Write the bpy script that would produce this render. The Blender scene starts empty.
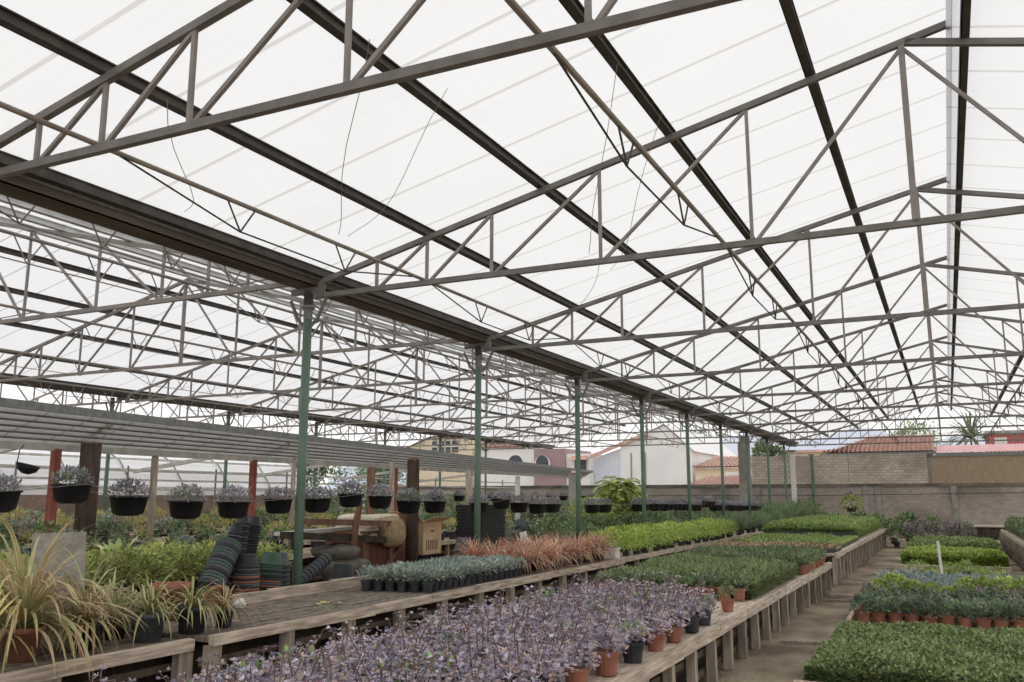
import bpy, math, random
from mathutils import Vector, Matrix
R = random.Random(11)
PI = math.pi
sc = bpy.context.scene
col = sc.collection
U = R.uniform

# ------------------------------------------------------------------ colour / materials
def lin(c):
    c = c / 255.0
    return c / 12.92 if c <= 0.04045 else ((c + 0.055) / 1.055) ** 2.4
def rgb(r, g, b): return (lin(r), lin(g), lin(b), 1.0)
def hexmix(a, b, t): return tuple(a[i] + (b[i] - a[i]) * t for i in range(4))
def jit(c, k=0.14):
    c = gain(c, FG, FS)
    f = 1 + U(-k, k)
    return tuple(max(0, x * f * (1 + U(-k, k) * 0.35)) for x in c[:3]) + (1.0,)

def new_mat(name):
    m = bpy.data.materials.new(name); m.use_nodes = True
    nt = m.node_tree
    return m, nt, nt.nodes['Principled BSDF']

def gain(c, g, sat=1.0):
    l = .3 * c[0] + .55 * c[1] + .15 * c[2]
    return tuple(min(.86, max(0.0, (l + (x - l) * sat) * g)) for x in c[:3]) + (1.0,)
GAIN = {'weathered_planks': (2.15, .62), 'weathered_leg': (1.65, .65), 'soil_strewn_planks': (1.5, .75), 'black_plastic': (1.5, 1), 'dusty_grey_plastic': (1.3, 1), 'dusty_green_plastic': (1.2, 1), 'terracotta': (1.2, .82),
        'white_paint': (1.1, 1), 'grey_slab': (1.5, 1), 'cardboard': (1.5, .9), 'woven_sack': (1.0, .8), 'cream_tarp': (1.4, .9), 'grey_sack': (.8, 1), 'brown_board': (1.4, .85), 'red_brown_board': (.85, .8),
        'rust_red_post': (1.3, .85), 'potting_soil': (1.5, 1), 'green_post_paint': (1.3, .62), 'grey_concrete': (1.3, 1), 'dark_trunk': (.6, .8), 'white_timber': (1.3, 1), 'dark_wood_and_shade': (1.2, 1), 'clay_roof_tile': (1.25, .6),
        'pale_clay_tile': (1.15, .65), 'pink_roof': (1.15, .6), 'tan_reed_screen': (1.2, .55), 'yellow_plaster': (1.15, .6), 'mauve_plaster': (1.2, .5), 'stained_bond_beam': (1.3, 1), 'pale_trunk': (1.3, 1), 'rusty_brown_gutter': (1.0, .9)}  # house tile, roof and plaster tints are washed out to paint in distance haze
FG, FS = 1.95, .78
def mat(name, c, rough=0.6, c2=None, scale=8.0, stretch=(1, 1, 1), metal=0.0, bump=0.0, detail=4.0, lo=0.35, hi=0.65, rand=0.0):
    if name in GAIN:
        c = gain(c, *GAIN[name]); c2 = gain(c2, *GAIN[name]) if c2 else None
    m, nt, b = new_mat(name)
    b.inputs['Roughness'].default_value = rough
    b.inputs['Metallic'].default_value = metal
    b.inputs['Specular IOR Level'].default_value = 0.3
    out = None
    tc = nt.nodes.new('ShaderNodeTexCoord')
    mp = nt.nodes.new('ShaderNodeMapping'); mp.inputs['Scale'].default_value = stretch
    nt.links.new(tc.outputs['Object'], mp.inputs['Vector'])
    nz = nt.nodes.new('ShaderNodeTexNoise'); nz.inputs['Scale'].default_value = scale; nz.inputs['Detail'].default_value = detail
    nt.links.new(mp.outputs['Vector'], nz.inputs['Vector'])
    cr = nt.nodes.new('ShaderNodeValToRGB')
    cr.color_ramp.elements[0].position = lo; cr.color_ramp.elements[1].position = hi
    cr.color_ramp.elements[0].color = c
    cr.color_ramp.elements[1].color = c2 if c2 else tuple(min(1, x * 1.18) for x in c[:3]) + (1,)
    nt.links.new(nz.outputs['Fac'], cr.inputs['Fac'])
    out = cr.outputs['Color']
    if rand:
        oi = nt.nodes.new('ShaderNodeObjectInfo')
        mr = nt.nodes.new('ShaderNodeMapRange'); mr.inputs['To Min'].default_value = 1 - rand; mr.inputs['To Max'].default_value = 1 + rand
        nt.links.new(oi.outputs['Random'], mr.inputs['Value'])
        hs = nt.nodes.new('ShaderNodeHueSaturation')
        nt.links.new(mr.outputs['Result'], hs.inputs['Value']); nt.links.new(out, hs.inputs['Color'])
        out = hs.outputs['Color']
    nt.links.new(out, b.inputs['Base Color'])
    if bump:
        bp = nt.nodes.new('ShaderNodeBump'); bp.inputs['Strength'].default_value = bump; bp.inputs['Distance'].default_value = 0.02
        nt.links.new(nz.outputs['Fac'], bp.inputs['Height']); nt.links.new(bp.outputs['Normal'], b.inputs['Normal'])
    return m

def foliage_mat(name, trans=0.25, rand=0.16):
    m, nt, b = new_mat(name)
    at = nt.nodes.new('ShaderNodeAttribute'); at.attribute_name = 'Col'
    oi = nt.nodes.new('ShaderNodeObjectInfo')
    mr = nt.nodes.new('ShaderNodeMapRange'); mr.inputs['To Min'].default_value = 1 - rand; mr.inputs['To Max'].default_value = 1 + rand
    nt.links.new(oi.outputs['Random'], mr.inputs['Value'])
    hs = nt.nodes.new('ShaderNodeHueSaturation')
    nt.links.new(mr.outputs['Result'], hs.inputs['Value']); nt.links.new(at.outputs['Color'], hs.inputs['Color'])
    b.inputs['Roughness'].default_value = 0.55; b.inputs['Specular IOR Level'].default_value = 0.25
    nt.links.new(hs.outputs['Color'], b.inputs['Base Color'])
    tr = nt.nodes.new('ShaderNodeBsdfTranslucent'); nt.links.new(hs.outputs['Color'], tr.inputs['Color'])
    mx = nt.nodes.new('ShaderNodeMixShader'); mx.inputs['Fac'].default_value = trans
    nt.links.new(b.outputs['BSDF'], mx.inputs[1]); nt.links.new(tr.outputs['BSDF'], mx.inputs[2])
    nt.links.new(mx.outputs['Shader'], nt.nodes['Material Output'].inputs['Surface'])
    return m

def roof_mat(name, c=(0.94, 0.94, 0.94), dark=(0.74, 0.72, 0.70), period=1.02):
    """milky corrugated sheet that lets the sky through; sheet laps every ~1 m and fine corrugation lines"""
    m = bpy.data.materials.new(name); m.use_nodes = True; nt = m.node_tree; nt.nodes.clear(); N = nt.nodes.new
    tc = N('ShaderNodeTexCoord'); sp = N('ShaderNodeSeparateXYZ'); nt.links.new(tc.outputs['Object'], sp.inputs['Vector'])
    def math_(op, a, b=None):
        n = N('ShaderNodeMath'); n.operation = op
        for i, v in enumerate((a, b)):
            if v is None: continue
            if isinstance(v, (int, float)): n.inputs[i].default_value = v
            else: nt.links.new(v, n.inputs[i])
        return n.outputs[0]
    nz = N('ShaderNodeTexNoise'); nz.inputs['Scale'].default_value = 0.9; nz.inputs['Detail'].default_value = 5
    nt.links.new(tc.outputs['Object'], nz.inputs['Vector'])
    fr = math_('FRACT', math_('DIVIDE', sp.outputs['Y'], period))
    lap = math_('LESS_THAN', fr, 0.045)
    lap = math_('MULTIPLY', lap, math_('MULTIPLY_ADD', nz.outputs['Fac'], 1.1))
    fine = math_('SINE', math_('MULTIPLY', sp.outputs['Y'], 2 * PI / 0.17))
    fine = math_('MULTIPLY', math_('GREATER_THAN', fine, 0.8), 0.06)
    dirt = math_('MULTIPLY', math_('SUBTRACT', nz.outputs['Fac'], 0.42), 0.35)
    f = math_('ADD', math_('ADD', lap, fine), dirt)
    cl = N('ShaderNodeClamp'); nt.links.new(f, cl.inputs['Value'])
    mx = N('ShaderNodeMix'); mx.data_type = 'RGBA'
    mx.inputs['A'].default_value = (*c, 1); mx.inputs['B'].default_value = (*dark, 1)
    nt.links.new(cl.outputs[0], mx.inputs['Factor'])
    tr = N('ShaderNodeBsdfTranslucent'); df = N('ShaderNodeBsdfDiffuse')
    nt.links.new(mx.outputs['Result'], tr.inputs['Color']); nt.links.new(mx.outputs['Result'], df.inputs['Color'])
    ms = N('ShaderNodeMixShader'); ms.inputs['Fac'].default_value = 0.18
    nt.links.new(tr.outputs[0], ms.inputs[1]); nt.links.new(df.outputs[0], ms.inputs[2])
    out = N('ShaderNodeOutputMaterial'); nt.links.new(ms.outputs[0], out.inputs['Surface'])
    return m

def brick_mat(name, c1, c2, mortar, scale, stain=(70, 65, 60), axis='Y', bw=0.5, rh=0.25):
    c1, c2, mortar = gain(c1, 1.5, .55), gain(c2, 1.5, .55), gain(mortar, 1.5, .6)
    m, nt, b = new_mat(name); N = nt.nodes.new
    tc = N('ShaderNodeTexCoord'); sp = N('ShaderNodeSeparateXYZ'); nt.links.new(tc.outputs['Object'], sp.inputs['Vector'])
    cb = N('ShaderNodeCombineXYZ'); nt.links.new(sp.outputs['X' if axis == 'Y' else 'Y'], cb.inputs['X']); nt.links.new(sp.outputs['Z'], cb.inputs['Y'])
    br = N('ShaderNodeTexBrick'); br.inputs['Scale'].default_value = scale
    br.inputs['Color1'].default_value = c1; br.inputs['Color2'].default_value = c2; br.inputs['Mortar'].default_value = mortar
    br.inputs['Mortar Size'].default_value = 0.025; br.inputs['Brick Width'].default_value = bw; br.inputs['Row Height'].default_value = rh
    nt.links.new(cb.outputs[0], br.inputs['Vector'])
    nz = N('ShaderNodeTexNoise'); nz.inputs['Scale'].default_value = 0.55; nz.inputs['Detail'].default_value = 6
    nt.links.new(tc.outputs['Object'], nz.inputs['Vector'])
    cr = N('ShaderNodeValToRGB'); cr.color_ramp.elements[0].position = 0.5; cr.color_ramp.elements[1].position = 0.72
    nt.links.new(nz.outputs['Fac'], cr.inputs['Fac'])
    mx = N('ShaderNodeMix'); mx.data_type = 'RGBA'; mx.inputs['B'].default_value = rgb(*stain)
    mm = N('ShaderNodeMath'); mm.operation = 'MULTIPLY'; mm.inputs[1].default_value = 0.6
    nt.links.new(cr.outputs['Color'], mm.inputs[0]); nt.links.new(mm.outputs[0], mx.inputs['Factor'])
    nt.links.new(br.outputs['Color'], mx.inputs['A']); nt.links.new(mx.outputs['Result'], b.inputs['Base Color'])
    b.inputs['Roughness'].default_value = 0.9
    return m

M = {}
M['fol'] = foliage_mat('leaf_colours')
M['roof'] = roof_mat('milky_sheet')
M['roof2'] = roof_mat('milky_sheet_old', c=(0.90, 0.90, 0.91), dark=(0.6, 0.59, 0.58))
M['strip'] = roof_mat('ridge_sheet', c=(0.46, 0.44, 0.49), dark=(0.34, 0.32, 0.36), period=0.25)
M['steel'] = mat('grey_painted_steel', rgb(118, 114, 110), 0.5, rgb(138, 133, 129), 5)
M['steel_light'] = mat('light_grey_steel', rgb(142, 136, 132), 0.5, rgb(160, 152, 146), 5)
M['purlin'] = mat('dark_purlin_steel', rgb(72, 69, 65), 0.6, rgb(92, 87, 82), 4)
M['gutter'] = mat('rusty_brown_gutter', rgb(82, 73, 64), 0.65, rgb(112, 101, 90), 3, (1, 0.2, 1))
M['pipe'] = mat('bare_pipe', rgb(138, 128, 118), 0.5, rgb(160, 148, 136), 4)
M['wire'] = mat('dark_wire', rgb(70, 64, 60), 0.6)
M['green_post'] = mat('green_post_paint', rgb(70, 108, 82), 0.45, rgb(92, 124, 100), 5, (1, 1, 0.3))
M['galv'] = mat('galvanised_top', rgb(120, 122, 120), 0.5, rgb(145, 146, 143), 9)
M['wood'] = mat('weathered_planks', rgb(122, 104, 85), 0.85, rgb(164, 145, 122), 5, (6, 0.6, 6), bump=0.3, rand=0.08)
M['wood_leg'] = mat('weathered_leg', rgb(116, 101, 85), 0.85, rgb(152, 135, 115), 6, (3, 3, 0.5), bump=0.3, rand=0.14)
M['wood_cross'] = mat('shaded_board', rgb(84, 74, 64), .9, rgb(110, 98, 86), 5)  # crossbar colour is darkened to paint in under-bench shade
M['wood_dark'] = mat('dark_wood_and_shade', rgb(48, 40, 34), 0.9, rgb(72, 62, 52), 5)  # dark timber; also colours the block that paints shade under the benches
M['wood_brown'] = mat('brown_board', rgb(96, 66, 50), 0.8, rgb(122, 90, 70), 5, (2, 2, 0.5))
M['wood_red'] = mat('red_brown_board', rgb(112, 60, 44), 0.75, rgb(136, 82, 62), 5, (3, 3, 0.5))
M['soil'] = mat('potting_soil', rgb(58, 48, 40), 0.95, rgb(84, 72, 60), 40)
M['bench_soil'] = mat('soil_strewn_planks', rgb(84, 74, 64), 0.95, rgb(128, 114, 98), 9, (3, 1, 1), bump=0.4)
M['blackpot'] = mat('black_plastic', rgb(44, 45, 48), 0.5, rgb(58, 59, 62), 6, rand=0.2)
M['bowlpot'] = mat('black_bowl_plastic', rgb(34, 34, 37), 0.45, rgb(46, 46, 50), 6)
M['greypot'] = mat('dusty_grey_plastic', rgb(72, 76, 80), 0.6, rgb(92, 96, 98), 5, rand=0.15)
M['greenpot'] = mat('dusty_green_plastic', rgb(66, 88, 76), 0.6, rgb(84, 106, 92), 5)
M['terra'] = mat('terracotta', rgb(142, 84, 62), 0.8, rgb(166, 106, 82), 6, rand=0.1)
M['white'] = mat('white_paint', rgb(214, 212, 206), 0.7)
M['stone'] = mat('grey_slab', rgb(124, 120, 112), 0.9, rgb(152, 146, 138), 10, bump=0.3)
M['concrete'] = mat('grey_concrete', rgb(122, 120, 114), 0.9, rgb(148, 146, 140), 3)
M['card'] = mat('cardboard', rgb(168, 140, 106), 0.85, rgb(184, 156, 122), 3)
M['print'] = mat('box_print', rgb(120, 98, 76), 0.85)
M['sack'] = mat('woven_sack', rgb(160, 132, 92), 0.9, rgb(182, 156, 116), 14, bump=0.5)
M['tarp'] = mat('cream_tarp', rgb(188, 178, 150), 0.85, rgb(206, 198, 174), 4, bump=0.4)
M['greysack'] = mat('grey_sack', rgb(112, 106, 98), 0.9, rgb(142, 136, 126), 6, bump=0.4)
M['rust'] = mat('rust_red_post', rgb(134, 66, 52), 0.7, rgb(154, 86, 70), 5)
M['shed_steel'] = mat('pale_galvanised', rgb(196, 196, 194), .5, rgb(214, 214, 212), 4)
M['lean'] = roof_mat('lean_sheet', c=(.72, .715, .70), dark=(.5, .49, .48))
M['poly'] = mat('white_polythene_cover', (.9, .9, .9, 1), .5, (.93, .93, .93, 1), .5)
M['poly_old'] = roof_mat('polythene', c=(.93, .93, .94), dark=(.8, .8, .8), period=3.0)
M['shed'] = mat('grey_shed_board', rgb(214, 212, 208), 0.6, rgb(236, 234, 230), 2, (1, 0.3, 1))
M['white_timber'] = mat('white_timber', rgb(176, 174, 168), 0.7, rgb(200, 198, 192), 3)
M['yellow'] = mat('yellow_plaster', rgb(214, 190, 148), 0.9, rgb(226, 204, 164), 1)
M['white_wall'] = mat('white_plaster', rgb(232, 231, 230), 0.9, rgb(242, 241, 240), 0.6)
M['lav_wall'] = mat('pale_blue_plaster', rgb(206, 210, 220), 0.9)
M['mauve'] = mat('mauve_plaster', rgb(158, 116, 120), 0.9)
M['glass'] = mat('dark_glass', rgb(74, 76, 82), 0.2)
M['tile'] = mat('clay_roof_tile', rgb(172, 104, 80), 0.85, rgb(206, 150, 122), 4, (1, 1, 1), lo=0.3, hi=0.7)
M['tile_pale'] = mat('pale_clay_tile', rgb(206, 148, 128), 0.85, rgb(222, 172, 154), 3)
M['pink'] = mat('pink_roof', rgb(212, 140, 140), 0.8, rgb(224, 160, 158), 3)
M['tan'] = mat('tan_reed_screen', rgb(150, 122, 82), 0.9, rgb(172, 144, 102), 3, (8, 1, 1))
M['hill'] = mat('hazy_hill', rgb(196, 202, 216), 1.0, rgb(206, 211, 222), 0.01)  # distance haze is baked into this pale colour
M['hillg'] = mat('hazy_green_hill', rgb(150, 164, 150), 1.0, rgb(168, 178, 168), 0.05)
M['bark'] = mat('pale_trunk', rgb(172, 160, 142), 0.9, rgb(192, 182, 166), 6)
M['bark_dark'] = mat('dark_trunk', rgb(86, 66, 54), 0.9, rgb(112, 92, 76), 6, (3, 3, 0.6))
M['plastic_white'] = mat('white_polythene', rgb(226, 228, 232), 0.6, rgb(238, 239, 241), 0.5)
M['red_brick_plain'] = brick_mat('low_red_brick', rgb(134, 98, 76), rgb(148, 112, 88), rgb(126, 106, 90), 2.2, axis='X')
M['brick_low'] = brick_mat('grey_brick_wall', rgb(160, 144, 126), rgb(142, 126, 110), rgb(128, 116, 104), 2.6, (96, 88, 80), bw=0.62, rh=0.3)
M['brick_up'] = brick_mat('buff_brick_wall', rgb(186, 168, 144), rgb(166, 146, 124), rgb(138, 124, 108), 2.0, (112, 98, 86), bw=0.6, rh=0.3)
M['bond'] = mat('stained_bond_beam', rgb(84, 78, 72), 0.9, rgb(118, 110, 102), 1.2)

# ------------------------------------------------------------------ mesh builder
class MB:
    def __init__(s): s.v = []; s.f = []; s.m = []; s.c = []; s.used = False
    def add(s, vs, fs, m=0, c=None):
        o = len(s.v); s.v.extend([tuple(p) for p in vs])
        for f in fs: s.f.append(tuple(i + o for i in f)); s.m.append(m)
        if c is None: s.c.extend([(1, 1, 1, 1)] * len(vs))
        elif isinstance(c, list): s.c.extend(c); s.used = True
        else: s.c.extend([c] * len(vs)); s.used = True
        return s
    def box(s, x0, x1, y0, y1, z0, z1, m=0, j=0.0, mtx=None, c=None):
        vs = [Vector((x + U(-j, j), y + U(-j, j), z + U(-j, j))) for x in (x0, x1) for y in (y0, y1) for z in (z0, z1)]
        if mtx: vs = [mtx @ p for p in vs]
        return s.add(vs, [(0, 1, 3, 2), (4, 6, 7, 5), (0, 4, 5, 1), (2, 3, 7, 6), (0, 2, 6, 4), (1, 5, 7, 3)], m, c)
    def bar(s, p, q, w, h, m=0, up=(0, 0, 1)):
        p = Vector(p); q = Vector(q); d = (q - p).normalized(); u = Vector(up)
        if abs(d.dot(u)) > 0.98: u = Vector((0, 1, 0))
        a = d.cross(u).normalized(); b = a.cross(d).normalized()
        vs = [e + a * (i * w / 2) + b * (k * h / 2) for e in (p, q) for i in (-1, 1) for k in (-1, 1)]
        return s.add(vs, [(0, 1, 3, 2), (4, 6, 7, 5), (0, 4, 5, 1), (2, 3, 7, 6), (0, 2, 6, 4), (1, 5, 7, 3)], m)
    def tube(s, pts, r, n=7, m=0, c=None):
        pts = [Vector(p) for p in pts]; rs = r if isinstance(r, (list, tuple)) else [r] * len(pts)
        vs = []; fs = []
        a = None
        for i, p in enumerate(pts):
            d = (pts[min(i + 1, len(pts) - 1)] - pts[max(i - 1, 0)]).normalized()
            if a is None:
                u = Vector((0, 0, 1)) if abs(d.z) < 0.9 else Vector((1, 0, 0)); a = d.cross(u).normalized()
            else:
                a = (a - d * a.dot(d)).normalized()
            b = d.cross(a)
            vs += [p + (a * math.cos(2 * PI * k / n) + b * math.sin(2 * PI * k / n)) * rs[i] for k in range(n)]
        for i in range(len(pts) - 1):
            for k in range(n):
                fs.append((i * n + k, i * n + (k + 1) % n, (i + 1) * n + (k + 1) % n, (i + 1) * n + k))
        fs.append(tuple(range(n - 1, -1, -1))); fs.append(tuple((len(pts) - 1) * n + k for k in range(n)))
        return s.add(vs, fs, m, c)
    def lathe(s, prof, n=16, m=0, mtx=None, caps=(True, False), c=None, sq=0):
        vs = []; fs = []
        for (r, z) in prof:
            for k in range(n):
                t = 2 * PI * k / n; vs.append(Vector((r * math.cos(t), r * math.sin(t), z)))
        if mtx: vs = [mtx @ p for p in vs]
        for i in range(len(prof) - 1):
            for k in range(n): fs.append((i * n + k, i * n + (k + 1) % n, (i + 1) * n + (k + 1) % n, (i + 1) * n + k))
        if caps[0]: fs.append(tuple(range(n - 1, -1, -1)))
        if caps[1]: fs.append(tuple((len(prof) - 1) * n + k for k in range(n)))
        return s.add(vs, fs, m, c)
    def leaf(s, b, d, l, w, c, lift=0.25):
        """a small folded leaf"""
        b = Vector(b); d = Vector(d).normalized()
        a = d.cross(Vector((U(-.4, .4), U(-.4, .4), 1)))
        a = a.normalized() if a.length > 1e-4 else Vector((1, 0, 0))
        n = a.cross(d)
        mid = b + d * l * 0.5 + n * (-lift * w)
        s.add([b, mid + a * w / 2 + n * lift * w, b + d * l, mid - a * w / 2 + n * lift * w, ], [(0, 1, 2, 3)], 0, c)
    def petal(s, b, d, l, w, c):
        b = Vector(b); d = Vector(d).normalized()
        a = d.cross(Vector((U(-.4, .4), U(-.4, .4), 1)))
        a = a.normalized() if a.length > 1e-4 else Vector((1, 0, 0))
        n = a.cross(d)
        s.add([b, b + d * l * .45 + a * w * .42 + n * w * .1, b + d * l * .8 + a * w * .42 + n * w * .18, b + d * l + n * w * .2, b + d * l * .8 - a * w * .42 + n * w * .18, b + d * l * .45 - a * w * .42 + n * w * .1], [(0, 1, 2, 3), (0, 3, 4, 5)], 0, c)
    def blade(s, b, d, l, w, droop, c0, c1, n=6, twist=0.0):
        """arching strap leaf"""
        p = Vector(b); d = Vector(d).normalized(); st = l / n
        a = d.cross(Vector((0, 0, 1))); a = a.normalized() if a.length > 1e-3 else Vector((1, 0, 0))
        vs = []; cs = []
        for i in range(n + 1):
            t = i / n; ww = w * (0.55 + 0.9 * t - 0.2 * t * t) if t < .45 else w * max(0.04, 1.0 - ((t - .45) / .55) ** 1.6)
            vs += [p - a * ww / 2, p + a * ww / 2]
            cs += [hexmix(c0, c1, t)] * 2
            p = p + d * st
            d = (d + Vector((0, 0, -droop * (0.4 + t) * 2.2 / n))).normalized()
        s.add(vs, [(2 * i, 2 * i + 1, 2 * i + 3, 2 * i + 2) for i in range(n)], 0, cs)
    def build(s, name, mats, parent=None, smooth=False, loc=None):
        me = bpy.data.meshes.new(name)
        me.from_pydata(s.v, [], s.f)
        if not isinstance(mats, (list, tuple)): mats = [mats]
        for m in mats: me.materials.append(m)
        if len(mats) > 1: me.polygons.foreach_set('material_index', s.m)
        if smooth: me.polygons.foreach_set('use_smooth', [True] * len(s.f))
        if s.used:
            at = me.color_attributes.new('Col', 'FLOAT_COLOR', 'POINT')
            at.data.foreach_set('color', [x for c in s.c for x in c])
        me.update()
        o = bpy.data.objects.new(name, me); col.objects.link(o)
        if parent: o.parent = parent
        if loc: o.location = loc
        return o

def tag(o, label, cat, group=None, kind=None):
    o['label'] = label; o['category'] = cat
    if group: o['group'] = group
    if kind: o['kind'] = kind
    return o
def struct(o): o['kind'] = 'structure'; return o
def thing(name, label, cat, loc=(0, 0, 0), rz=0.0, group=None, s=1.0):
    o = bpy.data.objects.new(name, None); col.objects.link(o); o.empty_display_size = 0.1
    o.location = loc; o.rotation_euler = (0, 0, rz); o.scale = (s, s, s)
    return tag(o, label, cat, group)
KIDS = {}
def dup(root, loc, rz=0.0, s=1.0, label=None, group=None, rot=None, kids=None):
    r = root.copy(); col.objects.link(r); r.location = loc
    r.rotation_euler = rot if rot else (0, 0, rz); r.scale = (s, s, s)
    if label: r['label'] = label
    if group: r['group'] = group
    for ch in (kids or root.children):
        c = ch.copy(); col.objects.link(c); c.parent = r
        for g in ch.children:
            d = g.copy(); col.objects.link(d); d.parent = c
    return r
class Proto:
    """several variants of one kind; the first uses take the originals, later ones copies"""
    def __init__(s, name, cat, n, fn):
        s.roots = []; s.kids = []; s.used = [False] * n; s.name = name
        for i in range(n):
            r = thing(name, 'x', cat); fn(r, i); s.roots.append(r); s.kids.append(list(r.children))
    def put(s, i, loc, rz, sz, label, group):
        i %= len(s.roots); r = s.roots[i]
        if not s.used[i]:
            s.used[i] = True; r.location = loc; r.rotation_euler = (0, 0, rz); r.scale = (sz, sz, sz); r['label'] = label; r['group'] = group
            return r
        return dup(r, loc, rz, sz, label, group, kids=s.kids[i])
ONES = 'first second third fourth fifth sixth seventh eighth ninth tenth eleventh twelfth thirteenth fourteenth fifteenth sixteenth seventeenth eighteenth nineteenth'.split()
TENS = {2: 'twenty', 3: 'thirty', 4: 'forty', 5: 'fifty', 6: 'sixty'}
def nth(i):
    """0 -> first"""
    n = i + 1
    if n < 20: return ONES[n - 1]
    t, u = divmod(n, 10)
    return (TENS[t][:-1] + 'ieth') if u == 0 else TENS[t] + '-' + ONES[u - 1]

# ------------------------------------------------------------------ plants' leaves
def dirv(az, el): return Vector((math.cos(az) * math.cos(el), math.sin(az) * math.cos(el), math.sin(el)))
def dome(mb, n, rx, rz, cz, l, w, cols, k=0.18, inner=0.55, low=-0.15, clump=None, ry=None):
    """small leaves over a rounded crown"""
    ry = ry or rx
    for _ in range(n):
        az = U(0, 2 * PI); el = math.asin(U(low, 1)); rr = U(inner, 1) ** 0.6
        nrm = dirv(az, el)
        p = Vector((nrm.x * rx * rr, nrm.y * ry * rr, cz + nrm.z * rz * rr))
        d = nrm + Vector((U(-.7, .7), U(-.7, .7), U(-.5, .6)))
        mb.leaf(p, d, l * U(.7, 1.3), w * U(.7, 1.3), jit(R.choice(cols), k))
def rosette(mb, p, r, n, cols, k=0.15, tilt=None):
    tilt = tilt or Vector((U(-.5, .5), U(-.5, .5), 1)).normalized()
    a = tilt.cross(Vector((1, 0.2, 0))).normalized(); b = tilt.cross(a)
    c = R.choice(cols)
    for i in range(n):
        t = 2 * PI * i / n + U(-.2, .2)
        mb.petal(p, a * math.cos(t) + b * math.sin(t) + tilt * U(.15, .9), r * U(.8, 1.2), r * 0.6, jit(c, k))
def pot_shape(mb, r, h, m=0, ms=1, n=16, taper=0.76, rim=0.012, soil=0.85):
    mb.lathe([(r * taper, 0), (r * 0.98, h * 0.84), (r + rim, h * 0.84), (r + rim, h), (r * 0.93, h), (r * 0.9, h * soil)], n, m)
    mb.lathe([(r * 0.9, h * soil), (0.001, h * (soil + .03))], n, ms, caps=(False, False))
    return mb

C = dict(
    lav=[rgb(156, 146, 160), rgb(138, 130, 148), rgb(168, 158, 170), rgb(122, 112, 130), rgb(164, 150, 152), rgb(144, 138, 154), rgb(98, 90, 104)],
    lavpink=[rgb(170, 152, 144), rgb(152, 132, 126), rgb(140, 122, 120)],
    weed=[rgb(110, 140, 72), rgb(92, 124, 66), rgb(126, 150, 84)],
    silver=[rgb(136, 146, 134), rgb(120, 132, 122), rgb(152, 160, 148), rgb(98, 112, 102), rgb(128, 138, 128)],
    silverlav=[rgb(138, 134, 142), rgb(116, 114, 122), rgb(156, 152, 158), rgb(96, 94, 100), rgb(126, 126, 124), rgb(108, 112, 102)],
    lime=[rgb(132, 152, 42), rgb(146, 164, 54), rgb(116, 136, 40), rgb(154, 172, 70), rgb(104, 124, 42)],
    chart=[rgb(134, 142, 62), rgb(150, 156, 76), rgb(114, 126, 54), rgb(158, 162, 90), rgb(98, 110, 52)],
    matg=[rgb(100, 112, 68), rgb(88, 102, 62), rgb(114, 126, 78), rgb(78, 92, 56), rgb(120, 130, 86)],
    matd=[rgb(96, 110, 60), rgb(84, 98, 54), rgb(108, 122, 68), rgb(72, 86, 48), rgb(116, 130, 76)],
    bright=[rgb(124, 146, 62), rgb(112, 134, 56), rgb(136, 156, 72), rgb(100, 122, 52)],
    far=[rgb(114, 130, 66), rgb(104, 122, 60), rgb(126, 140, 74)],
    shrub=[rgb(92, 114, 70), rgb(78, 100, 62), rgb(108, 128, 80), rgb(70, 88, 58), rgb(118, 134, 92)],
    needle=[rgb(104, 124, 84), rgb(88, 108, 74), rgb(120, 136, 98), rgb(76, 92, 66)],
    bluegreen=[rgb(98, 118, 84), rgb(86, 104, 78), rgb(104, 110, 104), rgb(94, 122, 74), rgb(82, 88, 86), rgb(116, 134, 84)],
    bluesil=[rgb(122, 134, 134), rgb(108, 122, 124), rgb(138, 148, 148), rgb(98, 114, 106)],
    redg=[rgb(164, 112, 96), rgb(150, 96, 84), rgb(176, 130, 106), rgb(134, 88, 78), rgb(186, 150, 122)],
    tree=[rgb(96, 116, 76), rgb(112, 130, 90), rgb(82, 102, 68), rgb(128, 142, 104)],
    purple=[rgb(108, 88, 104), rgb(126, 104, 116), rgb(90, 76, 88), rgb(112, 122, 82)],
    fern=[rgb(158, 170, 76), rgb(140, 154, 68), rgb(174, 182, 96), rgb(120, 138, 62)],
    ochre=[rgb(170, 148, 84), rgb(150, 138, 80), rgb(126, 128, 74)],
)

# ------------------------------------------------------------------ camera, world
cam = bpy.data.cameras.new('camera'); co = bpy.data.objects.new('camera', cam); col.objects.link(co)
cam.sensor_width = 36.0; cam.lens = 880 / 1024 * 36.0; cam.clip_end = 3000
co.location = (0, 0, 1.7); co.rotation_euler = (math.radians(90 + 10.053), 0, math.radians(26.005))
sc.camera = co
w = bpy.data.worlds.new('overcast'); sc.world = w; w.use_nodes = True
bg = w.node_tree.nodes['Background']
tcw = w.node_tree.nodes.new('ShaderNodeTexCoord'); nzw = w.node_tree.nodes.new('ShaderNodeTexNoise'); nzw.inputs['Scale'].default_value = 2.0
crw = w.node_tree.nodes.new('ShaderNodeValToRGB')
crw.color_ramp.elements[0].color = (0.93, 0.93, 0.935, 1); crw.color_ramp.elements[1].color = (1, .994, .982, 1)
w.node_tree.links.new(tcw.outputs['Generated'], nzw.inputs['Vector']); w.node_tree.links.new(nzw.outputs['Fac'], crw.inputs['Fac'])
w.node_tree.links.new(crw.outputs['Color'], bg.inputs['Color']); bg.inputs['Strength'].default_value = 1.12
sc.view_settings.view_transform = 'Standard'; sc.view_settings.look = 'None'; sc.view_settings.exposure = 0.12
sc.cycles.use_denoising = True
sc.cycles.max_bounces = 8; sc.cycles.diffuse_bounces = 5; sc.cycles.transparent_max_bounces = 6

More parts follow.
